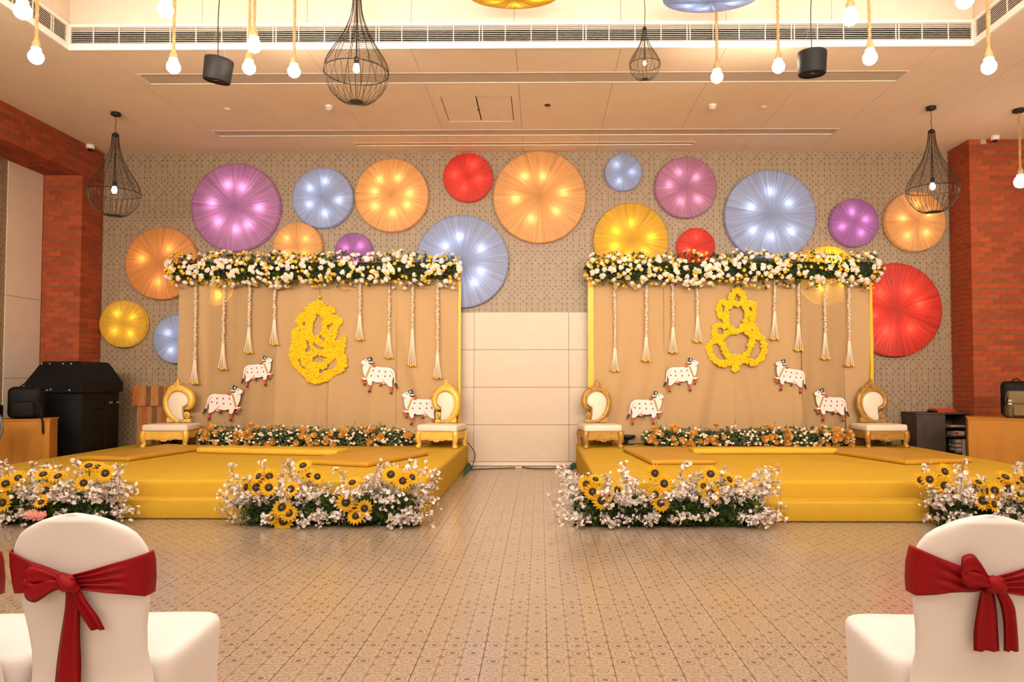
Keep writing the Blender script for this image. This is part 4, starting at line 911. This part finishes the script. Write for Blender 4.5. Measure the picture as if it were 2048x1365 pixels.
# ------------------------------------------------------------------ white covered chairs in the foreground
def cover_chair(lab, cx, y0, rz, sash):
    t = thing('banquet_chair', lab, 'chair', (cx, y0, 0), rz, 'white covered chairs in the foreground')
    prof = [(0, .215), (.2, .208), (.36, .198), (.46, .184), (.53, .175), (.60, .180), (.68, .193), (.74, .203), (.79, .205), (.83, .199), (.855, .186), (.875, .171), (.892, .148), (.906, .120), (.918, .090), (.927, .058), (.932, .030), (.934, .008)]
    prof = [(a, b*.905) for a, b in prof]
    def wz(z):
        for (a, wa), (b, wb) in zip(prof, prof[1:]):
            if a <= z <= b: return wa+(wb-wa)*(z-a)/(b-a)
        return .01
    def yz(z): return -.20*max(0, z-.46)
    rings = []
    zs_ = [p_[0] for p_ in prof]; zz = []
    for a, b in zip(zs_, zs_[1:]):
        zz += [a+(b-a)*k/3 for k in range(3)]
    zz.append(zs_[-1])
    for z in zz:
        w_ = wz(z); th = .024 if z < .915 else .024*max(.3, ((.936-z)/.021))**.5; ring = []; N = 40
        for j in range(N):
            a = 2*PI*j/N; ca, sa = math.cos(a), math.sin(a); x = w_*math.copysign(abs(ca)**.55, ca); y = th*math.copysign(abs(sa)**.7, sa)
            ring.append((x, y+yz(z)-.045*(1-(x/.22)**2)*.6, z))
        rings.append(ring)
    MB().loft(rings).build('back_cover', M['white'], t, True)
    # seat cover stretching down to the feet
    rings = []
    for z, k, dy in ((0, 1.05, .0), (.12, 1.0, 0), (.3, .985, 0), (.42, 1.0, 0), (.455, 1.01, 0), (.475, 1.005, 0), (.488, .98, 0), (.496, .93, 0), (.500, .80, 0), (.502, .5, 0), (.503, .1, 0)):
        ring = []; N = 48
        for j in range(N):
            a = 2*PI*j/N; ca, sa = math.cos(a), math.sin(a); e = .30
            x = math.copysign(abs(ca)**e, ca); y = math.copysign(abs(sa)**e, sa)
            pin = 1-.10*max(0, 1-z/.42)*(1-min(1, abs(x*y)))                   # sides drawn in between the legs
            ring.append((.207*k*x*pin, .225+.215*k*y*pin, z))
        rings.append(ring)
    MB().loft(rings).build('seat_cover', M['white'], t, True)
    # satin sash
    kx, kz = sash['knot']
    def surf_y(x, z): return yz(z)-.024*(1-min(1, abs(x)/.192)**3)**.5-.045*(1-(x/.22)**2)*.6-.006
    for s in (-1, 1):
        m = MB(); nu, nv = 26, 18; g = []
        zt, zb = sash['edge'][0 if s < 0 else 1]
        for i in range(nu+1):
            u = i/nu
            for j in range(nv+1):
                v = j/nv
                if u < .86:
                    q = u/.86; ze = zt+(zb-zt)*v; xe = s*(wz(ze)+.001); x = kx+(xe-kx)*q
                    zk = kz+.016-.032*v; f = q**1.12; z = zk+(ze-zk)*f
                    y = surf_y(x, z)-.004-.0080*(1-q*.45)*math.sin(v*(19+5*math.sin(q*2+s))+s*2+q*2)*math.sin(PI*min(1, q*1.1+.12))
                else:
                    q = (u-.86)/.14; ze = zt+(zb-zt)*v; a = q*PI*.75; x = s*(wz(ze)+.001+.002*math.sin(a)); z = ze; y = yz(ze)-.012+.032*q
                g.append((x, y, z))
        for i in range(nu):
            for j in range(nv):
                a = i*(nv+1)+j; m.f.append((a, a+1, a+nv+2, a+nv+1))
        m.v = g; o = m.build('sash_band', M['sash'], t, True, fix=False)
        md = o.modifiers.new('thick', 'SOLIDIFY'); md.thickness = .003
    ky = surf_y(kx, kz)-.012
    m = MB().tube(smoothpts([(kx-.022, ky, kz+.016), (kx-.008, ky-.014, kz+.010), (kx+.010, ky-.016, kz-.004), (kx+.022, ky-.004, kz-.020)], 5), [.012]*4+[.018]*8+[.013]*4, 10)
    m.build('knot', M['sash'], t, True)
    MB().tube(smoothpts([(kx-.012, ky, kz-.018), (kx, ky-.018, kz), (kx+.016, ky-.010, kz+.018)], 5), [.010, .011, .013, .015, .016, .016, .015, .014, .012, .011, .01], 8).build('knot_wrap', M['sash'], t, True)
    # loop of the bow: a flattened band folded over
    L = sash['loop']; m = MB(); R = []
    P = smoothpts([(x, ky+dy, z) for x, dy, z in L], 6)
    for i, p_ in enumerate(P):
        f = i/(len(P)-1); hw = .010+.020*math.sin(PI*f)
        R.append([p_+V(0, .004, -hw), p_+V(.002, -.005, -hw*.3), p_+V(0, .001, hw*.2), p_+V(-.002, -.006, hw*.6), p_+V(0, .003, hw), p_+V(0, .008, 0)])
    m.loft(R).build('bow_loop', M['sash'], t, True)
    for tail in sash['tails']:
        R = []; P = smoothpts([(x, surf_y(x, max(z, .5))-.010-d, z) for x, d, z, _ in tail], 5); Wd = smoothpts([(h_, 0, 0) for *_, h_ in tail], 5)
        for i, (p_, h_) in enumerate(zip(P, Wd)):
            h_ = h_.x; f = i/len(P); fo = .010*min(1, f*3)
            R.append([p_+V(-h_, 0, 0), p_+V(-h_*.5, -fo, 0), p_+V(0, fo*.5, 0), p_+V(h_*.45, -fo*.8, 0), p_+V(h_, 0, 0), p_+V(h_*.45, -fo*.8+.004, 0), p_+V(0, fo*.5+.004, 0), p_+V(-h_*.5, -fo+.004, 0)])
        MB().loft(R).build('sash_tail', M['sash'], t, True)
    return t
CH = 2.11
sashL = dict(knot=(-.005, .750), edge=[((.832, .708)), ((.818, .695))], loop=[(-.012, -.012, .752), (-.055, -.022, .770), (-.098, -.020, .772), (-.115, -.016, .745), (-.085, -.020, .728), (-.045, -.024, .745), (-.015, -.018, .750)],
  tails=[[(-.005, .0, .740, .012), (.0, .008, .68, .020), (-.012, .010, .60, .026), (-.025, .012, .50, .034), (-.03, .014, .36, .036)], [(.006, .004, .742, .012), (.022, .010, .70, .018), (.045, .012, .655, .022), (.062, .012, .615, .020)]])
sashR = dict(knot=(.0, .752), edge=[((.838, .705)), ((.822, .700))], loop=[(-.012, -.014, .760), (-.045, -.026, .800), (-.065, -.026, .810), (-.088, -.022, .795), (-.070, -.024, .772), (-.040, -.028, .768), (-.012, -.020, .755)],
  tails=[[(-.010, .0, .735, .016), (-.012, .010, .68, .026), (-.010, .012, .62, .032), (-.004, .012, .565, .034)], [(.012, .004, .745, .012), (.038, .010, .70, .018), (.052, .012, .64, .018), (.062, .012, .565, .020)]])
cxL = at(146, 1150, 2.0).x; cxR = at(1981, 1150, 2.0).x
cover_chair('white spandex covered chair with red sash, second from the left edge', cxL, CH, .05, sashL)
cover_chair('white spandex covered chair cut by the left picture edge', cxL-.420, CH-.02, .05, sashL)
cover_chair('white spandex covered chair with red sash on the right, knot tied high', cxR, CH, -.05, sashR)
# ------------------------------------------------------------------ lamps and loudspeakers hanging from the ceiling
def rope_bulb(lab, px, py, d, topz=6.15, canopy=False, Y=None):
    Y = min(Y or .125*FPX/d, 7.46 if not canopy else 99); c = at(px, py, Y); R = .0625 if not canopy else d*Y/FPX/2
    t = thing('rope_pendant', lab, 'rope bulb', (c.x, c.y, topz), 0, 'globe bulbs on jute ropes'); z = c.z-topz
    MB().lathe([(.012, R*1.62), (.020, R*1.35), (.034, R*1.02), (R*.72, R*.72), (R*.96, R*.3), (R, 0), (R*.93, -R*.38), (R*.7, -R*.72), (R*.35, -R*.95), (.004, -R)], 18, (0, 0, z)).build('globe_bulb', M['bulb'], t, True)
    MB().lathe([(.032, R*1.15), (.036, R*1.3), (.034, R*1.9), (.024, R*2.3), (.014, R*2.8)], 12, (0, 0, z)).build('rope_socket', M['rope'], t, True)
    MB().lathe([(.040, R*1.08), (.043, R*1.2), (.036, R*1.32)], 12, (0, 0, z)).build('socket_ring', M['whiteframe'], t, True)
    n = 60; zz = [z+R*2.6+(-.0-(z+R*2.6))*k/n for k in range(n+1)]
    for a in (0, 2*PI/3, 4*PI/3):
        nt = max(6, int(-z*36)); MB().tube([(.0075*math.cos(a+k*.8), .0075*math.sin(a+k*.8), z+R*2.5-(z+R*2.5)*k/nt) for k in range(nt+1)], .0085, 5).build('rope_strand', M['rope'], t)
    if canopy: MB().lathe([(.075, -.004), (.075, -.03), (.03, -.05)], 16).build('canopy', M['blackmetal'], t, True)
for lab, px, py, d in (('rope hung globe bulb in the top left corner over the grille', 45, 22, 34), ('rope hung globe bulb farthest left, below the side grille', 72, 114, 29), ('higher rope bulb of the pair left of the loudspeaker', 331, 20, 31),
  ('lower rope bulb of the pair left of the loudspeaker', 347, 134, 27), ('brighter rope bulb right of the left loudspeaker, in front of the grille', 508, 91, 29), ('rope bulb right of the left loudspeaker, below the grille', 498, 136, 26), ('rope bulb left of the largest wire pendant', 588, 143, 25),
  ('rope bulb between the small wire pendant and the right loudspeaker, lower one', 1434, 154, 24), ('rope bulb just left of the right loudspeaker', 1557, 134, 24.5), ('high rope bulb just right of the right loudspeaker', 1701, 36, 31), ('rope bulb below the grille right of the right loudspeaker', 1740, 116, 28),
  ('rope bulb at the top edge near the right ceiling corner', 1930, 1, 33), ('rope bulb under the right ceiling corner', 1978, 134, 28.5)): rope_bulb(lab, px, py, d)
mp = atz(2041, 219, CEIL)
rope_bulb('rope bulb with black ceiling plate before the right brick pier', 2041, 364, 24, CEIL, True, mp.y)
PRO = [(0, 60), (12, 150), (60, 230), (150, 310), (260, 365), (370, 385), (450, 375), (530, 340), (640, 275), (760, 200), (880, 140), (1030, 85), (1150, 60), (1300, 48)]
def cage_pendant(lab, px, ptop, pbot, Y, topz, nlow=28, nup=12, canopy=True, thick=.0028):
    a, b = at(px, ptop, Y), at(px, pbot, Y); H = a.z-b.z; k = H/1300
    t = thing('wire_pendant', lab, 'pendant lamp', (a.x, Y, topz), 0, 'black wire cage pendants'); z0 = b.z-topz
    P = [(p_.x, p_.y) for p_ in smoothpts([(h_*k, r*k, 0) for h_, r in PRO], 3)]; iw = 5*3
    lowm, upm, rm = MB(), MB(), MB()
    for j in range(nlow):
        a_ = 2*PI*j/nlow; lowm.tube([(r*math.cos(a_), r*math.sin(a_), z0+h_) for h_, r in P[:iw+1]], thick, 4)
    for j in range(nup):
        a_ = 2*PI*j/nup+.1; upm.tube([(r*math.cos(a_), r*math.sin(a_), z0+h_) for h_, r in P[iw:]], thick*1.15, 4)
    for i in range(46):
        h_ = P[iw][0]+(P[-1][0]-P[iw][0])*(i/46)**1.0; r = next(ra+(rb-ra)*(h_-ha)/(hb-ha) for (ha, ra), (hb, rb) in zip(P, P[1:]) if ha <= h_ <= hb+1e-6)
        rm.tube([(r*math.cos(2*PI*j/24), r*math.sin(2*PI*j/24), z0+h_) for j in range(24)], thick*.6, 3, True)
    lowm.build('lower_cage', M['cagewire'], t, fix=False); upm.build('upper_cage', M['cagewire'], t, fix=False); rm.build('wound_wire', M['cagewire'], t, fix=False)
    R = 385*k; MB().tube([(R*math.cos(2*PI*j/40), R*math.sin(2*PI*j/40), z0+370*k) for j in range(40)], thick*2, 5, True).build('rim_ring', M['cagewire'], t)
    MB().lathe([(70*k, -6*k), (74*k, 0), (74*k, 14*k), (60*k, 20*k)], 16, (0, 0, z0)).build('bottom_cap', M['blackmetal'], t)
    MB().lathe([(52*k, 1290*k), (50*k, 1320*k), (20*k, 1345*k)], 12, (0, 0, z0)).build('top_cap', M['blackmetal'], t)
    MB().tube([(0, 0, z0+540*k), (0, 0, z0+1300*k)], 9*k, 6).build('inner_rod', M['blackmetal'], t)
    MB().lathe([(26*k, 470*k), (30*k, 490*k), (30*k, 545*k), (14*k, 565*k)], 10, (0, 0, z0)).build('socket', M['blackmetal'], t)
    r = 40*k; MB().lathe([(24*k, 478*k), (30*k, 455*k), (r, 415*k), (r*.95, 390*k), (r*.6, 368*k), (.003, 360*k)], 14, (0, 0, z0)).build('bulb', M['bulbw'], t, True)
    n = 8; MB().tube([(.006*math.sin(i*1.9), 0, z0+1340*k-(z0+1340*k)*i/n) for i in range(n+1)], .004, 5).build('cord', M['blackmetal'], t)
    if canopy: MB().lathe([(.06, -.0), (.06, -.035), (.02, -.05)], 16).build('canopy', M['blackmetal'], t, True)
y1 = atz(234, 226, CEIL).y; y2 = atz(1861, 214, CEIL).y
cage_pendant('black wire cage pendant before the left brick pier', 231, 271, 432, y1, CEIL)
cage_pendant('black wire cage pendant overlapping an orange disc lamp at the right', 1863, 264, 425, y2, CEIL)
cage_pendant('largest black wire cage pendant at the top, left of centre', 714, -6, 205, 7.2, 6.15)
cage_pendant('small black wire cage pendant at the top, right of centre', 1289, 57, 159, 7.1, 6.15, 20, 10, True, .0017)
def speaker(lab, px, py, wpx, hpx, tilt, Y):
    c = at(px, py, Y); r = wpx*Y/FPX/2; h_ = hpx*Y/FPX/2
    t = thing('pendant_speaker', lab, 'loudspeaker', (c.x, c.y, 6.15), 0, 'black pendant loudspeakers')
    b = bpy.data.objects.new('housing', MB().lathe([(r*.80, -h_*.98), (r*.90, -h_), (r*.93, -h_*.94), (r*.985, h_*.7), (r*.97, h_*.92), (r*.8, h_), (.01, h_)], 32, cap0=False).mesh('housing', True)); COL.objects.link(b); b.data.materials.append(M['greyblack']); b.parent = t; b.location = (0, 0, c.z-6.15); b.rotation_euler = tilt
    MB().lathe([(r*.83, -h_*.93), (r*.5, -h_*.95), (.005, -h_*.95)], 28).build('grille', M['black'], b)
    MB().box((-.02, -.004-r*.1, -h_*.965), (.02, .004-r*.1, -h_*.95)).build('badge', M['silver'], b)
    z = c.z-6.15+h_
    MB().tube(smoothpts([(0, 0, 0), (.01, 0, z*.5), (-.006, 0, z*.75), (0, 0, z)], 6), .005, 5).build('cable', M['blackmetal'], t)
    for s in (-1, 1): MB().tube([(s*r*.55, 0, z-.01), (s*.02, 0, z+.30)], .0018, 4).build('safety_wire', M['silver'], t)
speaker('black pendant loudspeaker hanging at the left, tilted', 436, 140, 57, 47, (.10, .16, 0), 7.2)
speaker('black pendant loudspeaker hanging at the right, level', 1624, 126, 58, 46, (.06, 0, 0), 7.2)
# ------------------------------------------------------------------ small ceiling fittings
for lab, px, py in (('white smoke detector on the ceiling beside the largest pendant', 658, 217), ('white smoke detector on the right half of the ceiling', 1425, 215)):
    p_ = atz(px, py-5, CEIL); t = thing('smoke_detector', lab, 'smoke detector', p_); MB().lathe([(.05, 0), (.05, -.03), (.036, -.055), (.01, -.06)], 18).build('housing', M['cctv'], t, True)
    MB().lathe([(.053, 0), (.053, -.012)], 18).build('mounting_ring', M['cctv'], t)
    for a in range(5): MB().box((.042*math.cos(a*.35-2.3)-.005, .042*math.sin(a*.35-2.3)-.004, -.042), (.042*math.cos(a*.35-2.3)+.005, .042*math.sin(a*.35-2.3)+.004, -.034)).build('vent_slit', M['darkgap'], t)
for lab, px, py in (('white dome camera on the ceiling above the left brick pier', 181, 290), ('white dome camera on the ceiling before the right brick pier', 1990, 272)):
    p_ = atz(px, py, CEIL); t = thing('dome_camera', lab, 'security camera', p_); MB().lathe([(.055, 0), (.062, -.01), (.058, -.05), (.045, -.062)], 20).build('housing', M['cctv'], t, True); MB().ball((0, 0, -.058), .038, 14, 10).build('dome', M['glassdark'], t, True)
for lab, px, py, mt in (('dark round fitting in the ceiling right of the hatch', 1095, 210, 'darkgap'), ('small pale cover plate on the left half of the ceiling', 455, 218, 'whiteframe'), ('small pale cover plate on the right half of the ceiling', 1527, 214, 'whiteframe')):
    p_ = atz(px, py, CEIL); t = thing('ceiling_fitting', lab, 'ceiling fitting', p_); MB().lathe([(.038, 0), (.038, -.006), (.028, -.010)], 18).build('ring', M[mt], t); MB().lathe([(.022, 0), (.022, -.013)], 14).build('centre', M[mt], t)
# ------------------------------------------------------------------ left side: wooden lectern, black case, table, bag
t = thing('wooden_lectern', 'lectern of mixed brown upright planks behind the left throne', 'lectern', (-5.80, 10.80, STZ))
h1, h2 = .58, .86
MB().box((-.21, .015, 0), (.30, .19, h1)).build('body', M['darkgap'], t); MB().box((-.27, -.015, h1), (.32, .2, h2-.005)).build('head', M['darkgap'], t)
for k in range(7): MB().box((-.215+.075*k, -.004, .0), (-.215+.075*k+.072, .02, h1)).build('plank', WOODS[(k*3+1) % 4], t)
x = -.28
for k, w_ in enumerate((.095, .115, .07, .12, .065, .10, .055)): MB().box((x, -.03, h1-.01), (x+w_-.003, .0, h2)).build('plank', WOODS[(0, 1, 2, 3, 2, 0, 1)[k]], t); x += w_
MB().box((-.28, -.03, h2), (.33, .2, h2+.012)).build('top_board', WOODS[1], t)
x0, x1, y0, y1 = -6.80, -6.10, 9.62, 10.50
t = thing('black_case', 'tall black vinyl covered equipment case with slanted lid', 'equipment case', ((x0+x1)/2, y0, 0)); cx = (x0+x1)/2; w_ = (x1-x0)/2; D = y1-y0
rbox('case_body', (-w_+.03, .03, 0), (w_-.01, D, 1.14), .02, M['black'], t)
lid = [(-w_-.05, -.03), (w_+.02, -.03), (w_+.02, D+.03), (-w_-.05, D+.03)]
def lr(z, ix, iy): return [(-w_-.05+ix, -.03+iy, z), (w_+.02-ix, -.03+iy, z), (w_+.02-ix, D+.03-iy, z), (-w_-.05+ix, D+.03-iy, z)]
MB().loft([lr(1.13, .0, .0), lr(1.26, .0, .0), lr(1.50, .10, .13), lr(1.545, .13, .16), lr(1.55, .16, .2)]).build('slanted_lid', M['black'], t)
for x, z, y in ((-.27, 1.515, .10), (-.16, 1.515, .10), (.02, 1.515, .10), (.13, 1.515, .10), (-.10, 1.16, -.035), (-.05, 1.17, -.035), (.2, 1.16, -.035)): MB().ball((x, y, z), .013, 8, 6, (1, .5, 1)).build('snap_button', M['silver'], t)
for z in (1.05, .92): MB().tube([(w_-.008, .12, z), (w_-.002, .5, z-.01)], .008, 6).build('seam_piping', M['black'], t)
MB().tube([(w_-.01, .03, 0), (w_-.01, .03, 1.12)], .012, 6).build('seam_piping', M['black'], t)
for y in (.62, .8): rbox('side_grip', (w_-.012, y, .96), (w_+.012, y+.07, .99), .008, M['grey'], t)
MB().box((w_-.02, .55, .0), (w_-.004, .56, 1.12)).build('seam_piping', M['blackmetal'], t)
t = thing('cloth_table', 'table under an orange mustard cloth at the left edge', 'table', (-6.09, 8.98, 0), .42)
def cloth_table(t, x0, x1, D, h_):
    nx = 40; R = []
    for z in (0.01, .15, .3, .5, h_-.09, h_-.03, h_-.006):
        r = []; fo = .018*(1-z/h_)
        for k in range(nx): r.append((x0+(x1-x0)*k/nx, fo*math.sin(k*1.1), z))
        for k in range(14): r.append((x1+fo*math.sin(k*1.6), D*k/14, z))
        for k in range(nx): r.append((x1+(x0-x1)*k/nx, D, z))
        for k in range(14): r.append((x0, D-D*k/14, z))
        R.append(r)
    R.append([(x, y, h_) for x, y, z in [(min(max(p_[0], x0+.008), x1-.008), min(max(p_[1], .008), D-.008), 0) for p_ in R[-1]]])
    MB().loft(R).build('table_cloth', M['orangecloth'], t)
    MB().box((x0-.01, -.012, h_-.004), (x1+.012, D+.01, h_+.012)).build('table_top', M['orangecloth'], t)
    for x in (x0+.08, x1-.08):
        for y in (.08, D-.08): MB().tube([(x, y, 0), (x, y, h_-.05)], .018, 8).build('leg', M['blackmetal'], t)
cloth_table(t, -1.1, 0, .50, .80)
t = thing('black_backpack', 'black backpack with hanging strap on the left cloth table', 'bag', (-6.42, 9.02, .813), .3)
me = rbox_mesh((-.22, .0, 0), (.16, .22, .40), .07, 4, 'bag_body'); ob('bag_body', me, M['black'], t); rbox('front_pocket', (-.16, -.05, .02), (.10, .03, .22), .03, M['black'], t)
MB().tube(smoothpts([(.10, -.02, .30), (.17, -.05, .15), (.20, -.10, .03), (.235, -.17, -.02), (.245, -.165, -.18)], 5), [.012]*21, 6).build('strap', M['black'], t); MB().tube(smoothpts([(-.1, .08, .39), (-.03, .08, .44), (.04, .08, .39)], 5), .010, 6).build('handle', M['black'], t)
t = thing('mixer_unit', 'black electronic unit with a pale strip on the left cloth table', 'device', (-6.82, 8.86, .813), .42)
rbox('housing', (-.22, 0, 0), (.13, .3, .17), .02, M['black'], t); MB().box((-.2, -.008, .09), (.12, .004, .115)).build('pale_strip', M['carton'], t); rbox('knob_panel', (-.2, .05, .165), (.1, .26, .235), .03, M['black'], t)
t = thing('grey_round_object', 'rounded grey object cut by the left picture edge', 'object', (at(-22, 850, 8.2).x, 8.2, 0)); zc = at(0, 856, 8.2).z  # unidentified thing with a grey rim and a dark face
MB().tube([(.15*math.cos(2*PI*j/32), 0, zc+.20*math.sin(2*PI*j/32)) for j in range(32)], .018, 8, True).build('grey_rim', M['grey'], t, True); MB().lathe([(.10, .0), (.03, .05)], 20).build('foot', M['grey'], t); MB().tube([(0, 0, 0), (0, 0, zc-.19)], .015, 8).build('pole', M['grey'], t); m = MB().prism([(.13*math.cos(2*PI*j/24), zc+.18*math.sin(2*PI*j/24)) for j in range(24)], 0, .03); m.build('dark_face', M['black'], t)
# ------------------------------------------------------------------ right side: cabinet, table, bag
cX0, cX1, cY0, cY1, cH = 5.44, 6.20, 10.62, 11.04, .80
t = thing('slate_cabinet', 'dark stone-look cabinet with one door and open shelves by the brick pier', 'cabinet', (cX0, cY0, 0)); W_ = cX1-cX0; D = cY1-cY0; dx = .41
for lo, hi, nm in (((0, 0, 0), (.02, D, cH), 'side_panel'), ((W_-.02, 0, 0), (W_, D, cH), 'side_panel'), ((dx, .02, 0), (dx+.02, D, cH), 'divider'), ((0, D-.015, 0), (W_, D, cH), 'back_panel'), ((.02, 0, .03), (W_-.02, D, .05), 'bottom')): MB().box(lo, hi).build(nm, M['slate'], t)
MB().box((-.01, -.015, cH), (W_+.01, D, cH+.022)).build('top_board', M['slate'], t); MB().box((.004, -.014, .04), (dx+.005, .004, cH-.006)).build('door', M['slate'], t)
shz = [at(1905, y, cY0).z for y in (854, 872)]
for z in shz: MB().box((dx+.02, .01, z-.018), (W_-.02, D-.015, z)).build('shelf', M['slate'], t)
def carton(lab, x0, x1, z0, z1, red=None, mt='carton'):
    t = thing('carton', lab, 'box', (cX0+(x0+x1)/2, cY0+.05, z0)); w_ = (x1-x0)/2; MB().box((-w_, 0, 0), (w_, .2, z1-z0)).build('box_body', M[mt], t)
    if red: MB().box((-w_+.004, -.003, (z1-z0)*.2), (-w_+red, .001, (z1-z0)*.75)).build('printed_label', M['cartonred'], t); MB().box((-w_+red+.012, -.003, (z1-z0)*.3), (w_-.01, .001, (z1-z0)*.5)).build('printed_line', M['slotgrey'], t)
    else: MB().box((-w_*.8, -.002, (z1-z0)*.45), (w_*.8, .001, (z1-z0)*.52)).build('seam_tape', M['slotgrey'], t)
carton('flat white box with red print on the middle cabinet shelf', .575, .725, shz[1]+.001, shz[1]+.06, .06)
for lab, a in (('lowest of three small white boxes stacked in the cabinet', 0), ('middle of three small white boxes stacked in the cabinet', 1), ('topmost of three small white boxes stacked in the cabinet', 2)): carton(lab, .60+.012*(a == 0), .672, .26+.061*a, .26+.061*a+.045)
t2 = thing('box_plinth', 'dark low box under the small white boxes in the cabinet', 'box', (cX0+.632, cY0+.05, .051)); MB().box((-.055, 0, 0), (.055, .2, .207)).build('box_body', M['black'], t2); MB().box((-.05, -.003, .19), (.05, 0, .2)).build('lip', M['slotgrey'], t2)
carton('tall narrow white box standing in the bottom of the cabinet', .69, .735, .051, .435)
t = thing('papers', 'thin pile of papers with a red edge on the upper cabinet shelf', 'papers', (cX0+.6, cY0+.04, shz[0]+.001))
MB().box((-.08, 0, 0), (.13, .25, .012)).build('sheets', M['carton'], t); MB().box((.03, -.003, .012), (.1, .2, .022)).build('red_sheet', M['cartonred'], t)
t = thing('red_folder', 'orange red bundle lying on top of the dark cabinet', 'bundle', (cX0+.47, cY0+.12, cH+.023), .1); m = MB()
for k in range(4): rbox('fold', (-.22+.02*k, -.08+.01*k, .014*k), (.17-.012*k, .12, .014*k+.013), .006, M['redfolder'], t)
MB().box((-.25, -.09, 0), (-.16, .0, .03)).build('dark_corner', M['black'], t)
tx = at(1937, 880, 9.40).x
t = thing('cloth_table', 'table under an orange mustard cloth at the right edge', 'table', (tx, 9.40, 0), -.49); cloth_table(t, 0, 1.6, .6, .80)
bx = at(2018, 830, 9.3).x
t = thing('olive_backpack', 'olive canvas backpack on the right cloth table', 'bag', (bx, 9.30, .813), -.3)
ob('bag_body', rbox_mesh((.0, .0, 0), (.36, .2, .30), .05, 4, 'bag_body'), M['olive'], t); rbox('flap', (-.008, -.02, .17), (.37, .12, .345), .04, M['olive'], t); rbox('front_pocket', (.04, -.05, .03), (.32, .02, .16), .02, M['olive'], t)
for z in (.17, .21): MB().box((-.012, -.03, z), (.025, .0, z+.025)).build('buckle', M['silver'], t)
MB().tube(smoothpts([(.0, .02, .27), (-.05, -.01, .14), (-.06, -.02, .05), (-.02, -.04, .012)], 5), .010, 6).build('strap', M['black'], t)
t = thing('black_bag', 'tall black rounded bag standing behind the olive backpack', 'bag', (bx+.24, 9.56, .813), -.4); ob('bag_body', rbox_mesh((-.14, 0, 0), (.2, .16, .47), .07, 4, 'bag_body'), M['black'], t); MB().tube(smoothpts([(-.02, .08, .46), (.04, .08, .50), (.10, .08, .46)], 5), .009, 6).build('handle', M['black'], t)
# ------------------------------------------------------------------ loose things on stage and floor
p_ = atz(1257, 891, STZ); t = thing('floor_uplight', 'small black round stage light beside the aisle throne on the right stage', 'stage light', (p_.x, p_.y+.1, STZ+.001))
MB().lathe([(.09, 0), (.095, .012), (.04, .03), (.04, .08), (.105, .10), (.12, .115), (.12, .135), (.10, .14)], 20).build('housing', M['blackmetal'], t, True); MB().box((.0, -.1, .02), (.09, -.05, .075)).build('driver_box', M['grey'], t)
p_ = atz(1712, 886, STZ); t = thing('power_adapter', 'black power adapter at the right end of the right rose garland', 'adapter', (p_.x, p_.y+.2, STZ+.001))
rbox('housing', (-.09, -.05, 0), (.08, .06, .07), .012, M['black'], t); MB().tube(smoothpts([(-.09, 0, .03), (-.2, .03, .01), (-.3, .05, .01)], 5), .007, 5).build('lead', M['black'], t)
p_ = atz(392, 884, STZ); t = thing('metal_foot', 'black angled metal foot at the left end of the left rose garland', 'stand foot', (p_.x, 10.72, STZ+.001))
MB().prism([(-.16, 0), (-.1, 0), (.02, .13), (.0, .15), (-.04, .15)], 0, .05).build('bracket', M['blackmetal'], t); MB().box((-.16, -.03, 0), (.1, .08, .012)).build('plate', M['blackmetal'], t)
t = thing('power_cable', 'thin dark cable running along the floor below the cream door', 'cable', (0, 0, 0))
def cab(pts, r, nm): MB().tube(smoothpts(pts, 6), r, 5).build(nm, M['cable'], t)
zf = .008
cab([atz(x, y, zf) for x, y in ((941, 940), (975, 938), (1010, 937), (1032, 936), (1043, 934.5), (1060, 937), (1090, 938), (1120, 937), (1148, 939))], .0075, 'floor_cable')
cab([V(SL[1]-.12, 10.90, STZ+.012), V(SL[1]+.0, 10.88, STZ+.02), at(944, 897, 10.9), at(950, 910, 10.9), at(947, 925, 10.9), atz(943, 940, zf)], .007, 'stage_cable')
rbox('plug', tuple(atz(1030, 938, 0)+V(0, 0, .002)), tuple(atz(1030, 938, 0)+V(.10, .04, .03)), .006, M['carton'], t)
for lab, pts in (('green felt corner sticking out under the left stage at the aisle', [(937, 930), (944, 938), (926, 955), (930, 940)]), ('green felt corner sticking out under the right stage at the aisle', [(1150, 931), (1140, 934), (1142, 938), (1153, 937)])):
    t = thing('felt_corner', lab, 'felt', atz(*pts[0], 0)); P = [atz(*q, 0)-atz(*pts[0], 0) for q in pts]
    MB().loft([[q+V(0, 0, .002) for q in P], [q*.97+V(0, 0, .03) for q in P]]).build('felt_sheet', M['green'], t); MB().loft([[q*.9+V(0, 0, .03) for q in P], [q*.6+V(0, 0, .045) for q in P]]).build('folded_edge', M['green'], t)
